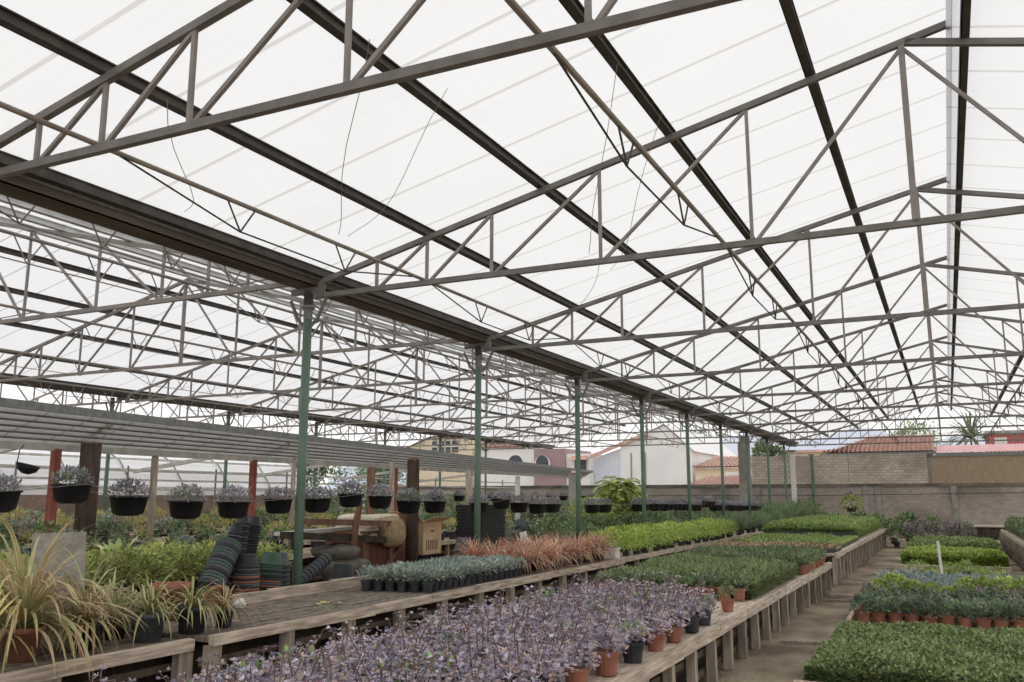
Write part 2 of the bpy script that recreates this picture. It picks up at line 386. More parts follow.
# ------------------------------------------------------------------ ground
mg, nt, b = new_mat('damp_earth')
N = nt.nodes.new
tc = N('ShaderNodeTexCoord'); n1 = N('ShaderNodeTexNoise'); n1.inputs['Scale'].default_value = 1.1; n1.inputs['Detail'].default_value = 7
mp = N('ShaderNodeMapping'); mp.inputs['Scale'].default_value = (1.2, 0.7, 1); nt.links.new(tc.outputs['Object'], mp.inputs['Vector'])
nt.links.new(mp.outputs[0], n1.inputs['Vector'])
cr = N('ShaderNodeValToRGB'); cr.color_ramp.elements[0].position = .36; cr.color_ramp.elements[1].position = .64
cr.color_ramp.elements[0].color = rgb(112, 97, 80); cr.color_ramp.elements[1].color = rgb(182, 164, 140)
nt.links.new(n1.outputs['Fac'], cr.inputs['Fac'])
n2 = N('ShaderNodeTexNoise'); n2.inputs['Scale'].default_value = 30; n2.inputs['Detail'].default_value = 4; nt.links.new(tc.outputs['Object'], n2.inputs['Vector'])
mx = N('ShaderNodeMix'); mx.data_type = 'RGBA'; mx.blend_type = 'OVERLAY'; mx.inputs['Factor'].default_value = .5
nt.links.new(cr.outputs['Color'], mx.inputs['A']); nt.links.new(n2.outputs['Color'], mx.inputs['B'])
nt.links.new(mx.outputs['Result'], b.inputs['Base Color']); b.inputs['Roughness'].default_value = .9
bp_ = N('ShaderNodeBump'); bp_.inputs['Strength'].default_value = .8; bp_.inputs['Distance'].default_value = .06
nt.links.new(n2.outputs['Fac'], bp_.inputs['Height']); nt.links.new(bp_.outputs[0], b.inputs['Normal'])
g = MB(); g.add([(-120, -30, 0), (60, -30, 0), (60, 140, 0), (-120, 140, 0)], [(0, 1, 2, 3)])
struct(g.build('floor', mg))

# ------------------------------------------------------------------ roof frame
XC = [-0.08, -15.03, -29.98]; DZ = [0, .22, .22]; HW = 7.27; ZB = 4.36; ZH = 4.55; SL = 0.2366
TY = [4.37 + 4.86 * k for k in range(10)]; TY[0] = 4.41
def zt(x): return ZH + SL * (HW - abs(x))
VX = [1.58, 3.29, 4.7, 5.62, 6.38]
def truss(root, split, m, mw):
    def part(nm, mb, mm): return mb.build(nm, mm, root)
    a = MB(); a.bar((-HW, 0, ZH), (0.47, 0, zt(0) + SL * 0.47), .06, .068); part('top_chord', a, m)
    a = MB(); a.bar((HW, 0, ZH), (0.04, 0, zt(0)), .06, .066); part('top_chord', a, m)
    a = MB(); a.bar((-HW - .1, 0, ZB), (HW + .1, 0, ZB), .06, .066); part('bottom_chord', a, m)
    a = MB(); a.bar((0, 0, ZB), (0, 0, zt(0) - .03), .06, .06); part('king_post', a, mw)
    lat = MB()
    for sgn in (-1, 1):
        top = [(0, 0, zt(0) - .05)] + [(sgn * x, 0, zt(x) - .03) for x in VX]
        bot = [(0, 0, ZB + .02)] + [(sgn * x, 0, ZB + .02) for x in VX]
        for i, x in enumerate(VX):
            for p, q in ((bot[i + 1], top[i + 1]), (top[i], (bot[i + 1][0] - sgn * .05, 0, ZB + .02))):
                if split:
                    a = MB(); a.bar(p, q, .034, .034); part('web_strut', a, mw)
                else: lat.bar(p, q, .036, .036)
        a = MB(); a.bar((sgn * HW, 0, ZB), (sgn * HW, 0, ZH), .07, .07); part('heel_plate', a, m)
    if not split: part('web_lattice', lat, mw)
t0 = thing('roof_truss', 'x', 'roof truss', (XC[0], TY[0], 0)); truss(t0, True, M['steel'], M['steel_light'])
k0 = list(t0.children)
for k, y in enumerate(TY):
    lb = 'grey steel roof truss of the main bay, %s counting from the near end' % nth(k)
    if k == 0: t0['label'] = lb; t0['group'] = 'main bay roof trusses'
    else: dup(t0, (XC[0], y, 0), label=lb, group='main bay roof trusses', kids=k0)
t1 = thing('roof_truss', 'x', 'roof truss'); truss(t1, False, M['steel_light'], M['steel_light']); k1 = list(t1.children)
used = False
for bay, nm in ((1, 'side bay'), (2, 'outermost bay')):
    for k in range(1, 10):
        y = TY[k]
        lb = 'pale grey lattice truss of the %s beyond the gutter, %s from the near end' % (nm, nth(k - 1))
        if not used: used = True; t1.location = (XC[bay], y, DZ[bay]); t1['label'] = lb; t1['group'] = nm + ' roof trusses'
        else: dup(t1, (XC[bay], y, DZ[bay]), label=lb, group=nm + ' roof trusses', kids=k1)

# purlins
Y0, Y1 = -6.0, 51.7
def purlin(x, z, label, wd=.095, h=.1, grp=None, m=None):
    a = MB()
    a.box(x - wd / 2, x - wd / 2 + .012, Y0, Y1, z - h / 2, z + h / 2)
    a.box(x - wd / 2, x + wd / 2, Y0, Y1, z - h / 2, z - h / 2 + .012)
    a.box(x - wd / 2, x + wd / 2, Y0, Y1, z + h / 2 - .012, z + h / 2)
    a.box(x - wd * .1, x + wd * .2, Y0, Y1, z - h / 2 + .012, z + h / 2 - .012)
    tag(a.build('roof_purlin', m or M['purlin']), label, 'roof beam', grp)
PL = [-5.64, -4.04, -2.45, -.9]
for i, x in enumerate(PL):
    purlin(XC[0] + x, zt(x) + .095, 'dark steel purlin running lengthwise under the main roof, %s up from the gutter' % nth(i), grp='main bay purlins')
purlin(XC[0] + .58, zt(.58) + .095, 'dark ridge purlin beside the pale upright strip along the ridge', .08, .11, 'main bay purlins')
for i, x in enumerate((2.36, 3.95, 5.55)):
    purlin(XC[0] + x, zt(x) + .095, 'dark purlin past the ridge of the main roof, %s down from the ridge' % nth(i), grp='main bay purlins')
for bay, nm in ((1, 'side bay'), (2, 'outermost bay')):
    xs = [-5.64, -4.04, -2.45, -.9, .58, 2.36, 3.95, 5.55]
    for i, x in enumerate(xs):
        if bay == 2 and i < 4: continue
        purlin(XC[bay] + x, zt(x) + .095 + DZ[bay], 'dark lengthwise purlin of the %s roof, %s from its outer eave' % (nm, nth(i)), grp=nm + ' purlins', m=M['shed_steel'] if bay == 1 and x > 0 else None)
# roof sheets and ridge strips
for bay in range(3):
    xc = XC[bay]; off = .16 + DZ[bay]
    a = MB(); xs = (-HW - .12, .5); ny = 28
    for (xa, xb) in ((-HW - .12, .5), (0.42, HW + .12)):
        if bay == 2 and xa < -1: continue
        def zz(x): return ZH + SL * (HW + x) if xa < -1 else ZH + SL * (HW - x)
        vs = []
        for i in range(ny + 1):
            y = -14 + (51.8 + 14) * i / ny
            vs += [(xc + xa, y, zz(xa) + off), (xc + xb, y, zz(xb) + off)]
        a = MB(); a.add(vs, [(2 * i, 2 * i + 1, 2 * i + 3, 2 * i + 2) for i in range(ny)])
        struct(a.build('ceiling', M['roof'] if bay == 0 else M['roof2']))
    a = MB(); z1 = ZH + SL * (HW + .5) + off; z0 = ZH + SL * (HW - .45) + off
    a.add([(xc + .47, -14, z0 - .06), (xc + .47, 51.8, z0 - .06), (xc + .47, 51.8, z1), (xc + .47, -14, z1)], [(0, 1, 2, 3)])
    struct(a.build('trim_%d' % (bay + 1), M['strip']))
# gutters
for gx, gz, lb in ((XC[0] - HW - .2, 0, 'long brown gutter beam on top of the green posts'), (XC[1] - HW - .2, .22, 'grey-brown gutter beam between side bay and outermost bay')):
    r = thing('roof_gutter', lb, 'gutter', (0, 0, gz))
    a = MB(); a.box(gx - .2, gx + .12, Y0, 51.8, 4.49, 4.505); a.box(gx - .2, gx - .185, Y0, 51.8, 4.49, 4.66); a.box(gx + .105, gx + .12, Y0, 51.8, 4.49, 4.66)
    a.build('trough', M['gutter'], r)
    a = MB(); a.box(gx + .122, gx + .135, Y0, 51.8, 4.59, 4.615); a.box(gx - .215, gx - .202, Y0, 51.8, 4.59, 4.615); a.build('gutter_lip', M['galv'], r)
    for dx in (-.27, .2):
        a = MB(); a.box(gx + dx - .035, gx + dx + .035, Y0, 51.8, 4.62, 4.72); a.box(gx + dx - .05, gx + dx + .05, Y0, 51.8, 4.71, 4.725)
        a.build('eave_purlin', M['purlin'], r)
    for k in range(10):
        a = MB(); a.box(gx - .3, gx + .25, TY[k] - .02, TY[k] + .02, 4.40, 4.49); a.build('gutter_bracket', M['steel'], r)
# posts
px_ = -7.56
pr = thing('steel_post', 'x', 'post', (px_, TY[1], 0))
a = MB(); a.tube([(0, 0, 0), (0, 0, 4.05)], .058, 14); a.build('pole', M['green_post'], pr, True)
a = MB(); a.lathe([(.062, 4.05), (.062, 4.2), (.09, 4.2), (.09, 4.24)], 14, caps=(True, True)); a.build('collar', M['galv'], pr)
a = MB(); a.box(-.05, .05, -.04, .04, 4.24, 4.44); a.build('head_stub', M['purlin'], pr)
for sg in (-1, 1):
    a = MB(); a.tube([(sg * .04, 0, 3.95), (sg * .16, 0, 4.05), (sg * .3, 0, 4.33)], .024, 8); a.build('brace', M['steel'], pr)
pk = list(pr.children)
pr['label'] = 'green steel post by the pot stacks, first in the row under the gutter'; pr['group'] = 'green posts under the gutter'
for k in range(2, 10):
    dup(pr, (px_, TY[k], 0), label='green steel post in the row under the main gutter, %s from the near end' % nth(k - 1), group='green posts under the gutter', kids=pk)
for k in range(2, 9):
    q_ = dup(pr, (XC[1] - HW - .2, TY[k] - .4, 0), label='distant green post under the far gutter of the side bay, %s in its row' % nth(k - 2), group='posts under the outer gutter', kids=pk); q_.scale = (1, 1, 1.05)

# tie pipes with sagging trussed rods
def tie(xw, z, label, bays, grp, m, nv=2, dep=.27):
    r = thing('tie_pipe', label, 'roof tie pipe', group=grp)
    a = MB(); a.tube([(xw, Y0, z), (xw, 49, z)], .023, 8); a.build('pipe', m, r)
    for k in bays:
        ya, yb = TY[k], TY[k] + 4.86
        a = MB()
        c = [ya + (yb - ya) * (i + 1) / (nv + 1) for i in range(nv)]
        a.tube([(xw, ya + .15, z)] + [(xw, y, z - dep) for y in c] + [(xw, yb - .15, z)], .009, 5)
        for y in c:
            for s in (-1, 1): a.tube([(xw, y, z - dep), (xw, y + s * .19, z)], .009, 5)
        a.build('rod_lattice', M['wire'] if m is M['pipe'] else M['steel_light'], r)
tie(-5.78, 4.42, 'slim tie pipe with sagging rods above the left bench', range(0, 9), 'main bay tie pipes', M['pipe'])
tie(-1.98, 4.42, 'slim tie pipe with sagging rods above the middle bench', range(0, 9), 'main bay tie pipes', M['pipe'])
tie(1.82, 4.42, 'slim tie pipe with sagging rods past the ridge of the main bay', range(3, 9), 'main bay tie pipes', M['pipe'])
for i, x in enumerate((-20.8, -17.0, -13.0, -9.3)):
    tie(x, 4.64, 'pale tie pipe with zigzag rods in the side bay, %s from the outer gutter' % nth(i), range(0, 9), 'side bay tie pipes', M['steel_light'], 4, .3)
tie(-8.05, 4.66, 'zigzag-braced tie pipe running just behind the main gutter', range(0, 9), 'side bay tie pipes', M['steel_light'], 4, .3)
# loose wires hanging from the roof
for i, (xa, ya, xb, yb) in enumerate(((-5.9, 3.2, -5.5, 3.3), (-4.0, 5.4, -5.7, 7.4), (-3.9, 6.6, -5.7, 7.6), (-2.5, 7.4, -3.6, 9.3), (-2.4, 8.6, -3.6, 10.1), (-5.6, 5.0, -6.6, 6.2), (-4.0, 11.0, -4.9, 12.4))):
    za = zt(xa + .08) + .04; zb = 4.5
    pts = []
    for j in range(9):
        t = j / 8; pts.append((xa + (xb - xa) * t + .05 * math.sin(5 * t + i), ya + (yb - ya) * t + .07 * math.sin(7 * t + i * 2), za + (zb - za) * t - .25 * math.sin(PI * t)))
    a = MB(); a.tube(pts, .0035, 4)
    tag(a.build('hanging_wire', M['pipe']), 'thin loose wire hanging under the milky roof, %s of the strands from the near end' % nth(i), 'wire', 'loose wires under the roof')

# ------------------------------------------------------------------ back walls
a = MB(); a.box(-36, 12, 52, 52.2, 0, 2.28); struct(a.build('wall_back', M['brick_low']))
a = MB(); a.box(-10.0, -.85, 52.0, 52.2, 2.40, 3.98); struct(a.build('wall_back_upper', M['brick_up']))
a = MB(); a.box(-36, 12, 51.94, 52.24, 2.25, 2.42); struct(a.build('trim_4', M['bond']))
for i, x in enumerate((-9.7, -4.0, -3.4, 0.3, 4.2)):
    a = MB(); a.box(x - .14, x + .14, 51.9, 52.0, 0, 2.25); struct(a.build('trim_%d' % (5 + i), M['concrete']))
a = MB(); a.tube([(-20, 51.5, 1.78), (-6.4, 51.5, 1.78), (8, 51.5, 1.98)], .02, 6)
for x in (-18, -12, -6, 0, 6): a.tube([(x, 51.5, 1.8), (x, 51.95, 1.8)], .015, 5)
tag(a.build('wall_pipe', M['wire']), 'thin dark pipe running along the brick end wall', 'pipe')
a = MB(); a.box(-.7, 6.5, 51.95, 52.05, 2.42, 3.8)
p = thing('reed_screen', 'tan reed screen standing on the end wall', 'screen'); a.build('screen_panel', M['tan'], p)
a = MB()
for x0, x1, z0, z1 in ((-.76, -.68, 2.4, 3.95), (-.76, 6.5, 3.8, 3.88)): a.box(x0, x1, 51.9, 51.98, z0, z1)
a.build('screen_frame', M['galv'], p)
# concrete pillar, white post, end green post
r = thing('concrete_pillar', 'square grey concrete pillar behind the row of green posts', 'pillar', (-8.25, 41.4, 0))
a = MB(); a.box(-.2, .2, -.2, .2, 0, 4.42); a.build('shaft', M['concrete'], r); a = MB(); a.box(-.3, -.22, -.12, .12, 0, 4.2); a.build('side_plate', M['wood_leg'], r)
r = thing('white_post', 'white square post close to the end wall', 'post', (-7.56, 50.8, 0))
a = MB(); a.box(-.12, .12, -.12, .12, 0, 4.15); a.build('shaft', M['white'], r); a = MB(); a.box(-.2, .2, -.2, .2, 4.15, 4.25); a.build('cap', M['galv'], r)
r = thing('drain_post', 'slim green post against the end wall near the gutter end', 'post', (-6.65, 51.6, 0))
a = MB(); a.tube([(0, 0, 0), (0, 0, 4.0)], .09, 10); a.build('shaft', M['green_post'], r); a = MB(); a.box(-.15, .15, -.12, .12, 3.98, 4.04); a.build('cap', M['galv'], r)

# ------------------------------------------------------------------ houses beyond
def tile_roof(r, x0, x1, y0, z0, y1, z1, m, cut=0.0, pitch=.24, name='roof'):
    """clay pan tiles: half-round columns running up the slope"""
    a = MB(); n = int((x1 - x0) / pitch); rows = 9
    for i in range(n):
        xa = x0 + (x1 - x0) * i / n; wd = (x1 - x0) / n
        lim = 1.0
        if cut: lim = min(1.0, (xa - x0 + .1) / cut)
        for j in range(rows):
            ta, tb = j / rows * lim, (j + 1) / rows * lim
            ps = []
            for t, lift in ((ta, .05), (tb + .02, .0)):
                for k in range(5):
                    an = PI * k / 4
                    ps.append((xa + wd * k / 4, y0 + (y1 - y0) * t, z0 + (z1 - z0) * t + .09 * math.sin(an) + lift))
            a.add(ps, [(k, k + 1, k + 6, k + 5) for k in range(4)])
    a.add([(x0 + cut * .0, y0, z0 - .02), (x1, y0, z0 - .02), (x1, y1, z1 - .02), (x0 + cut, y1, z1 - .02)], [(0, 1, 2, 3)])
    o = a.build(name, m, r); return o
r = thing('tiled_house', 'house behind the end wall with a red clay tile roof', 'house')
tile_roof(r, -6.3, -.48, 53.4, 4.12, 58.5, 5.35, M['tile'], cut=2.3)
a = MB(); a.box(-6.4, -.4, 53.2, 53.4, 4.02, 4.14); a.build('eave_gutter', M['galv'], r)
a = MB(); a.box(-6.2, -.55, 53.7, 60, 0, 4.1); a.build('house_wall', M['brick_up'], r)
r = thing('pink_roofed_house', 'house with a pink roof behind the reed screen', 'house')
a = MB(); n = 44
for i in range(n):
    xa = -.4 + 8 * i / n; xb = -.4 + 8 * (i + 1) / n
    a.add([(xa, 53.2, 4.05), (xb, 53.2, 4.05), ((xa + xb) / 2, 53.2, 4.1), (xa, 57, 4.62), (xb, 57, 4.62), ((xa + xb) / 2, 57, 4.67)], [(0, 2, 5, 3), (2, 1, 4, 5)])
a.build('roof', M['pink'], r); a = MB(); a.box(-.3, 7.6, 53.5, 60, 0, 4.0); a.build('house_wall', M['white_wall'], r)
a = MB(); a.box(-.45, 7.6, 53.0, 53.2, 3.93, 4.05); a.build('eave_gutter', M['galv'], r)
r = thing('red_house', 'small red-walled house with white window beyond the pink roof', 'house')
a = MB(); a.box(3.0, 8, 74, 80, 0, 6.3); a.build('house_wall', mat('red_wall', rgb(168, 100, 96), .9), r); a = MB(); a.box(3.4, 4.2, 73.9, 74.0, 5.2, 6.0); a.build('window', M['white_timber'], r)
a = MB(); a.box(2.8, 8.2, 73.8, 80.2, 6.3, 6.5); a.build('roof', M['concrete'], r)

def arch(mb, xc, y, z0, z1, w2):
    n = 10; pts = [(xc - w2, y, z0), (xc + w2, y, z0)] + [(xc + w2 * math.cos(PI * i / n), y, z1 - w2 + w2 * math.sin(PI * i / n)) for i in range(n + 1)]
    mb.add(pts, [tuple(range(len(pts)))])
r = thing('yellow_house', 'yellow house with a barred dark window beyond the side bay', 'house')
a = MB(); a.add([(-48.2, 75, 0), (-40.9, 75, 0), (-40.9, 75, 7.5), (-45.4, 75, 7.5), (-48.2, 75, 6.5), (-48.2, 80, 0), (-40.9, 80, 0), (-40.9, 80, 7.5), (-45.4, 80, 7.5), (-48.2, 80, 6.5)], [(0, 1, 2, 3, 4), (5, 9, 8, 7, 6), (1, 6, 7, 2), (0, 4, 9, 5)]); a.build('house_wall', M['yellow'], r)
a = MB(); a.add([(-48.6, 74.7, 6.45), (-45.4, 74.7, 7.6), (-40.6, 74.7, 7.6), (-40.6, 80, 7.6), (-45.4, 80, 7.6), (-48.6, 80, 6.45)], [(0, 1, 4, 5), (1, 2, 3, 4)]); a.build('roof', M['concrete'], r)
a = MB(); a.box(-45.3, -42.4, 74.9, 75, 6.0, 7.1); wn = a.build('window', M['glass'], r)
a = MB()
for x in (-44.6, -43.8, -43.1): a.box(x - .05, x + .05, 74.82, 74.9, 6.0, 7.1)
a.box(-45.3, -42.4, 74.82, 74.9, 6.5, 6.6); a.build('window_bars', M['white'], wn)
r = thing('arched_window_house', 'white and mauve house with arched windows beyond the end wall', 'house')
a = MB(); a.box(-40.4, -34.4, 75.5, 82, 0, 6.4); a.box(-31.3, -29.0, 75.5, 82, 0, 5.6); a.build('house_wall', M['white_wall'], r)
a = MB(); a.box(-34.4, -31.3, 75.2, 82, 0, 6.1); a.build('mauve_wall', M['mauve'], r)
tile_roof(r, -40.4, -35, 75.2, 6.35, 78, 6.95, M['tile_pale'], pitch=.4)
for xc, z0, z1, w2, y in ((-36.4, 4.0, 5.6, .75, 75.4), (-33.5, 3.7, 5.5, .62, 75.1)):
    a = MB(); arch(a, xc, y - .02, z0, z1, w2 + .2); fr = a.build('window_surround', M['white_wall'], r)
    a = MB(); arch(a, xc, y - .08, z0, z1, w2); a.build('window', M['glass'], fr)
a = MB(); a.box(-30.4, -29.3, 75.35, 75.45, 3.6, 5.2); a.build('window', M['glass'], r)
a = MB(); a.add([(-30.7, 75.4, 5.4), (-29.0, 75.4, 5.4), (-29.0, 74.6, 5.0), (-30.7, 74.6, 5.0)], [(0, 1, 2, 3)]); a.build('awning', M['tile'], r)
r = thing('white_warehouse', 'big white gabled warehouse beyond the end wall', 'building')
a = MB(); a.add([(-26.2, 76, 0), (-19.7, 76, 0), (-19.7, 76, 5.7), (-22.1, 76, 7.95), (-26.2, 76, 6.2)], [(0, 1, 2, 3, 4)]); a.add([(-19.7, 76, 0), (-19.7, 95, 0), (-19.7, 95, 5.7), (-19.7, 76, 5.7)], [(0, 1, 2, 3)]); a.build('gable_wall', M['white_wall'], r)
a = MB(); a.add([(-28.9, 76.5, 0), (-26.2, 76, 0), (-26.2, 76, 6.0), (-28.9, 76.5, 5.2)], [(0, 1, 2, 3)]); a.build('side_wall', M['lav_wall'], r)
a = MB(); a.bar((-29.2, 75.8, 5.25), (-23.7, 75.8, 7.25), .3, .28); a.build('roof_edge', M['tile_pale'], r)
a = MB(); a.add([(-26.4, 75.8, 6.2), (-22.1, 75.8, 8.05), (-22.1, 95, 8.05), (-26.4, 95, 6.2)], [(0, 1, 2, 3)]); a.add([(-22.1, 75.8, 8.05), (-19.4, 75.8, 5.6), (-19.4, 95, 5.6), (-22.1, 95, 8.05)], [(0, 1, 2, 3)]); a.build('roof', M['white_wall'], r)
for x in (-25.2, -23.9): 
    a = MB(); a.box(x - .04, x + .04, 75.9, 76, 0, 5.6); a.build('downpipe', M['galv'], r)
r = thing('low_tiled_house', 'low cream house with two pale clay tile roofs beside the warehouse', 'house')
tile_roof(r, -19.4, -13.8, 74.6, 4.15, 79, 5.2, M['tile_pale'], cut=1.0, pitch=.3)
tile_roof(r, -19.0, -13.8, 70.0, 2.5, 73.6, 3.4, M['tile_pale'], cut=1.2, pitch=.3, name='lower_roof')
a = MB(); a.box(-19.2, -13.9, 75, 82, 0, 4.1); a.build('house_wall', mat('cream_plaster', rgb(222, 208, 180), .9), r)
a = MB(); a.box(-18.5, -13.8, 70.3, 75, 0, 2.5); a.box(-16.4, -13.8, 73.8, 75, 2.5, 3.7); a.build('front_wall', M['white_wall'], r)
r = thing('distant_house', 'pale stone house seen above the end wall beside the dark tree', 'house')
a = MB(); a.box(-11.6, -7.2, 72, 80, 0, 5.1); a.build('house_wall', M['yellow'], r); a = MB(); a.box(-11.8, -7.0, 71.8, 80.2, 5.1, 5.3); a.build('roof', M['tile_pale'], r)
# hills
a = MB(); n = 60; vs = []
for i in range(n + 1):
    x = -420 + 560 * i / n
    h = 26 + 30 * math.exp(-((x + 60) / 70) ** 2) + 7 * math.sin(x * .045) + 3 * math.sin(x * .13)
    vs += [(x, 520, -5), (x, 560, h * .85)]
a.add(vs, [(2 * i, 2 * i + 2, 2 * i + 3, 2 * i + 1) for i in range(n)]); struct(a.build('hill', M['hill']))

# trees
def tree(label, x, y, h, rx, cols, trunk=.18, crown_h=None, n=2600, l=.3, name='tree', spiky=False):
    r = thing(name, label, 'tree', (x, y, 0), group='trees beyond the walls')
    ch = crown_h or h * .6
    a = MB(); a.tube([(0, 0, 0), (.1, 0, h * .4), (-.05, .05, h * .8)], [trunk, trunk * .8, trunk * .4], 8); a.build('trunk', M['bark_dark'], r)
    a = MB()
    if spiky:
        for i in range(90):
            a.blade((0, 0, h * .8), dirv(U(0, 2 * PI), U(-.1, 1.2)), rx * U(.8, 1.2), .22, U(.5, 1.1), jit(R.choice(cols)), jit(R.choice(cols)), 6)
    else:
        for q in range(7):
            ox, oy, oz = U(-.5, .5) * rx, U(-.5, .5) * rx, U(-.3, .3) * ch
            o0 = len(a.v); dome(a, n // 7, rx * U(.45, .7), ch * U(.3, .42), h - ch * .5, l, l * .6, cols, low=-.9, inner=.3)
            for q2 in range(o0, len(a.v)): v = a.v[q2]; a.v[q2] = (v[0] + ox, v[1] + oy, v[2] + oz)
    a.build('crown', M['fol'], r); return r
tree('pale green tree rising behind the clay tiled roof', -2.3, 90, 9.0, 3.2, C['tree'])
tree('feathery palm rising behind the pink roof', 2.5, 98, 9.2, 3.6, C['needle'], spiky=True, name='palm_tree')
tree('bushy tree between the white warehouse and the low tiled house', -25.6, 100, 9.0, 2.8, C['shrub'])
tree('dark tree beside the pale stone house above the end wall', -12.0, 70, 5.6, 1.3, C['shrub'])
for i, (x, y, h, rx) in enumerate(((-52, 14, 5.0, 3.6), (-52, 24, 5.2, 3.6), (-50, 33, 5.0, 3.4), (-48, 39, 5.2, 3.2), (-47, 44, 5.2, 3.2), (-45, 49, 5.2, 3.2), (-43, 54, 5.2, 3.0), (-39, 58, 5.0, 2.8))):
    tree('broad green tree past the white tunnel, %s going towards the yellow house' % nth(i), x, y, h, rx, C['tree'], n=3600, l=.26)

# ------------------------------------------------------------------ left far side: brick wall, white tunnel, low shed roof
a = MB(); a.box(-30.2, -30, 4, 40, 0, 1.78); tag(a.build('low_brick_wall', M['red_brick_plain']), 'low red brick wall along the far side of the side bays', 'wall')
r = thing('white_tunnel', 'long white polythene tunnel beyond the low brick wall', 'greenhouse')
a = MB(); n = 10
for i in range(n):
    t0, t1_ = PI * i / n, PI * (i + 1) / n
    f = lambda t: (-35.5 + 3.2 * math.cos(t), 1.4 + 2.6 * math.sin(t))
    (xa, za), (xb, zb) = f(t0), f(t1_)
    a.add([(xa, 4, za), (xa, 40, za), (xb, 40, zb), (xb, 4, zb)], [(0, 1, 2, 3)])
a.add([(-32.3, 4, 0), (-32.3, 40, 0), (-32.3, 40, 1.4), (-32.3, 4, 1.4)], [(0, 1, 2, 3)])
a.build('cover', M['poly'], r)
for i in range(13):
    a = MB(); y = 4 + 3 * i
    a.tube([(-32.2, y, 0)] + [(-35.5 + 3.28 * math.cos(PI * j / 8), y, 1.4 + 2.68 * math.sin(PI * j / 8)) for j in range(5)], .03, 5); a.build('hoop', M['galv'], r)
for z, x in ((2.1, -32.2), (2.9, -32.6), (3.4, -33.2)):
    a = MB(); a.box(x - .03, x + .03, 4, 40, z - .05, z + .05); a.build('rail', M['white_timber'], r)
# low shed roof of lapped boards
r = thing('lean_to_roof', 'low grey lapped board roof on rust red posts crossing the side bay', 'roof')
A0, A1 = Vector((-12.4, -.5, 3.2)), Vector((-19.4, 51.0, 3.2)); B0, B1 = Vector((-14.25, .5, 2.66)), Vector((-20.1, 51.0, 2.93))
a = MB(); n = 6
for i in range(n):
    s0, s1 = i / n, (i + 1) / n
    p0, p1 = A0.lerp(B0, s0), A1.lerp(B1, s0); q0, q1 = A0.lerp(B0, s1), A1.lerp(B1, s1)
    dz = Vector((0, 0, .05)); th = Vector((0, 0, .03))
    vs = [p0 + dz * .6, p1 + dz * .6, q1 - dz * .6, q0 - dz * .6]
    a.add(vs + [v + th for v in vs], [(0, 1, 2, 3), (7, 6, 5, 4), (0, 4, 5, 1), (2, 6, 7, 3), (1, 5, 6, 2), (0, 3, 7, 4)])
a.build('roof_slats', M['lean'], r)
a = MB()
for i in range(1, n):
    s_ = i / n; a.bar(A0.lerp(B0, s_) - Vector((0, 0, .03)), A1.lerp(B1, s_) - Vector((0, 0, .03)), .035, .04)
a.build('batten_slats', M['steel'], r)
a = MB(); a.bar(A0 + Vector((0, 0, .02)), A1 + Vector((0, 0, .02)), .08, .14); a.build('front_beam', M['galv'], r)
a = MB(); a.bar(B0 - Vector((0, 0, .07)), B1 - Vector((0, 0, .07)), .08, .14); a.build('back_beam', M['white_timber'], r)
for (x, y) in ((-15.52, 11.6), (-16.25, 17.9), (-17.2, 26.0)):
    t = (y - .5) / 50.5; z = B0.lerp(B1, t).z - .1
    a = MB(); a.box(x - .07, x + .07, y - .07, y + .07, 0, z); a.build('support_post', M['rust'], r)
for t in (.12, .24, .36, .48, .6, .75):
    p = A0.lerp(A1, t); q = p + Vector((-7.0, 1.0, -.75)); p = p + Vector((-.3, 0, -.12))
    a = MB(); a.bar(p, q, .1, .1); a.build('rafter', M['white_timber'], r)
# timber posts standing in the side bay
def timber(label, x, y, h, wd, m, lean=(0, 0)):
    r = thing('timber_post', label, 'post', (x, y, 0), group='timber posts in the side bay')
    a = MB(); a.tube([(0, 0, 0), (lean[0], lean[1], h)], [wd * 1.05, wd], 9); a.build('shaft', m, r, True)
    a = MB(); a.lathe([(wd * 1.02, h - .02), (wd * .8, h + .02), (.001, h + .03)], 9, mtx=Matrix.Translation((lean[0], lean[1], 0)), caps=(True, False)); a.build('cut_top', M['wood_brown'], r)
timber('thick dark timber post beside the first rust red post', -13.3, 10.6, 2.62, .17, M['bark_dark'])
timber('dark rough post standing beside the cardboard box', -8.45, 13.35, 2.35, .11, M['bark_dark'])
timber('slim rust brown post leaning by the planks and sacks', -8.55, 11.55, 1.62, .055, M['wood_brown'], (.12, .2))
for i, (x, y, h, wd, m) in enumerate(((-12.5, 15.0, 2.5, .05, 'wood_leg'), (-12.6, 18.0, 2.4, .1, 'wood_brown'), (-12.8, 19.2, 2.6, .07, 'wood_leg'), (-12.4, 22.6, 2.5, .1, 'wood_leg'), (-12.0, 25.0, 2.3, .08, 'white_timber'), (-10.2, 25.2, 2.4, .16, 'concrete'), (-11.5, 28.5, 2.6, .12, 'white'), (-14.0, 9.3, 2.4, .06, 'white_timber'), (-14.4, 13.0, 2.5, .07, 'wood_leg'))):
    timber('weathered post under the side bay roof, %s of the plain row' % nth(i), x, y, h, wd, M[m])
# thin rails between the posts on the far side
for i, z in enumerate((1.95, 2.25, 2.55)):
    a = MB(); a.bar((-24.0, 4, z), (-24.0, 50, z), .05, .07)
    tag(a.build('fence_rail', M['white_timber']), ('lowest', 'middle', 'topmost')[i] + ' of the pale rails stretched along the outer side of the greenhouse', 'rail', 'pale rails on the outer side')
for i in range(12):
    y = 5 + 3.9 * i; a = MB(); a.tube([(-24.0, y, 0), (-24.0, y, 2.7)], .035, 6)
    tag(a.build('fence_post', M['galv']), 'thin grey post carrying the pale side rails, %s from the near end' % nth(i), 'post', 'thin posts of the side rails')

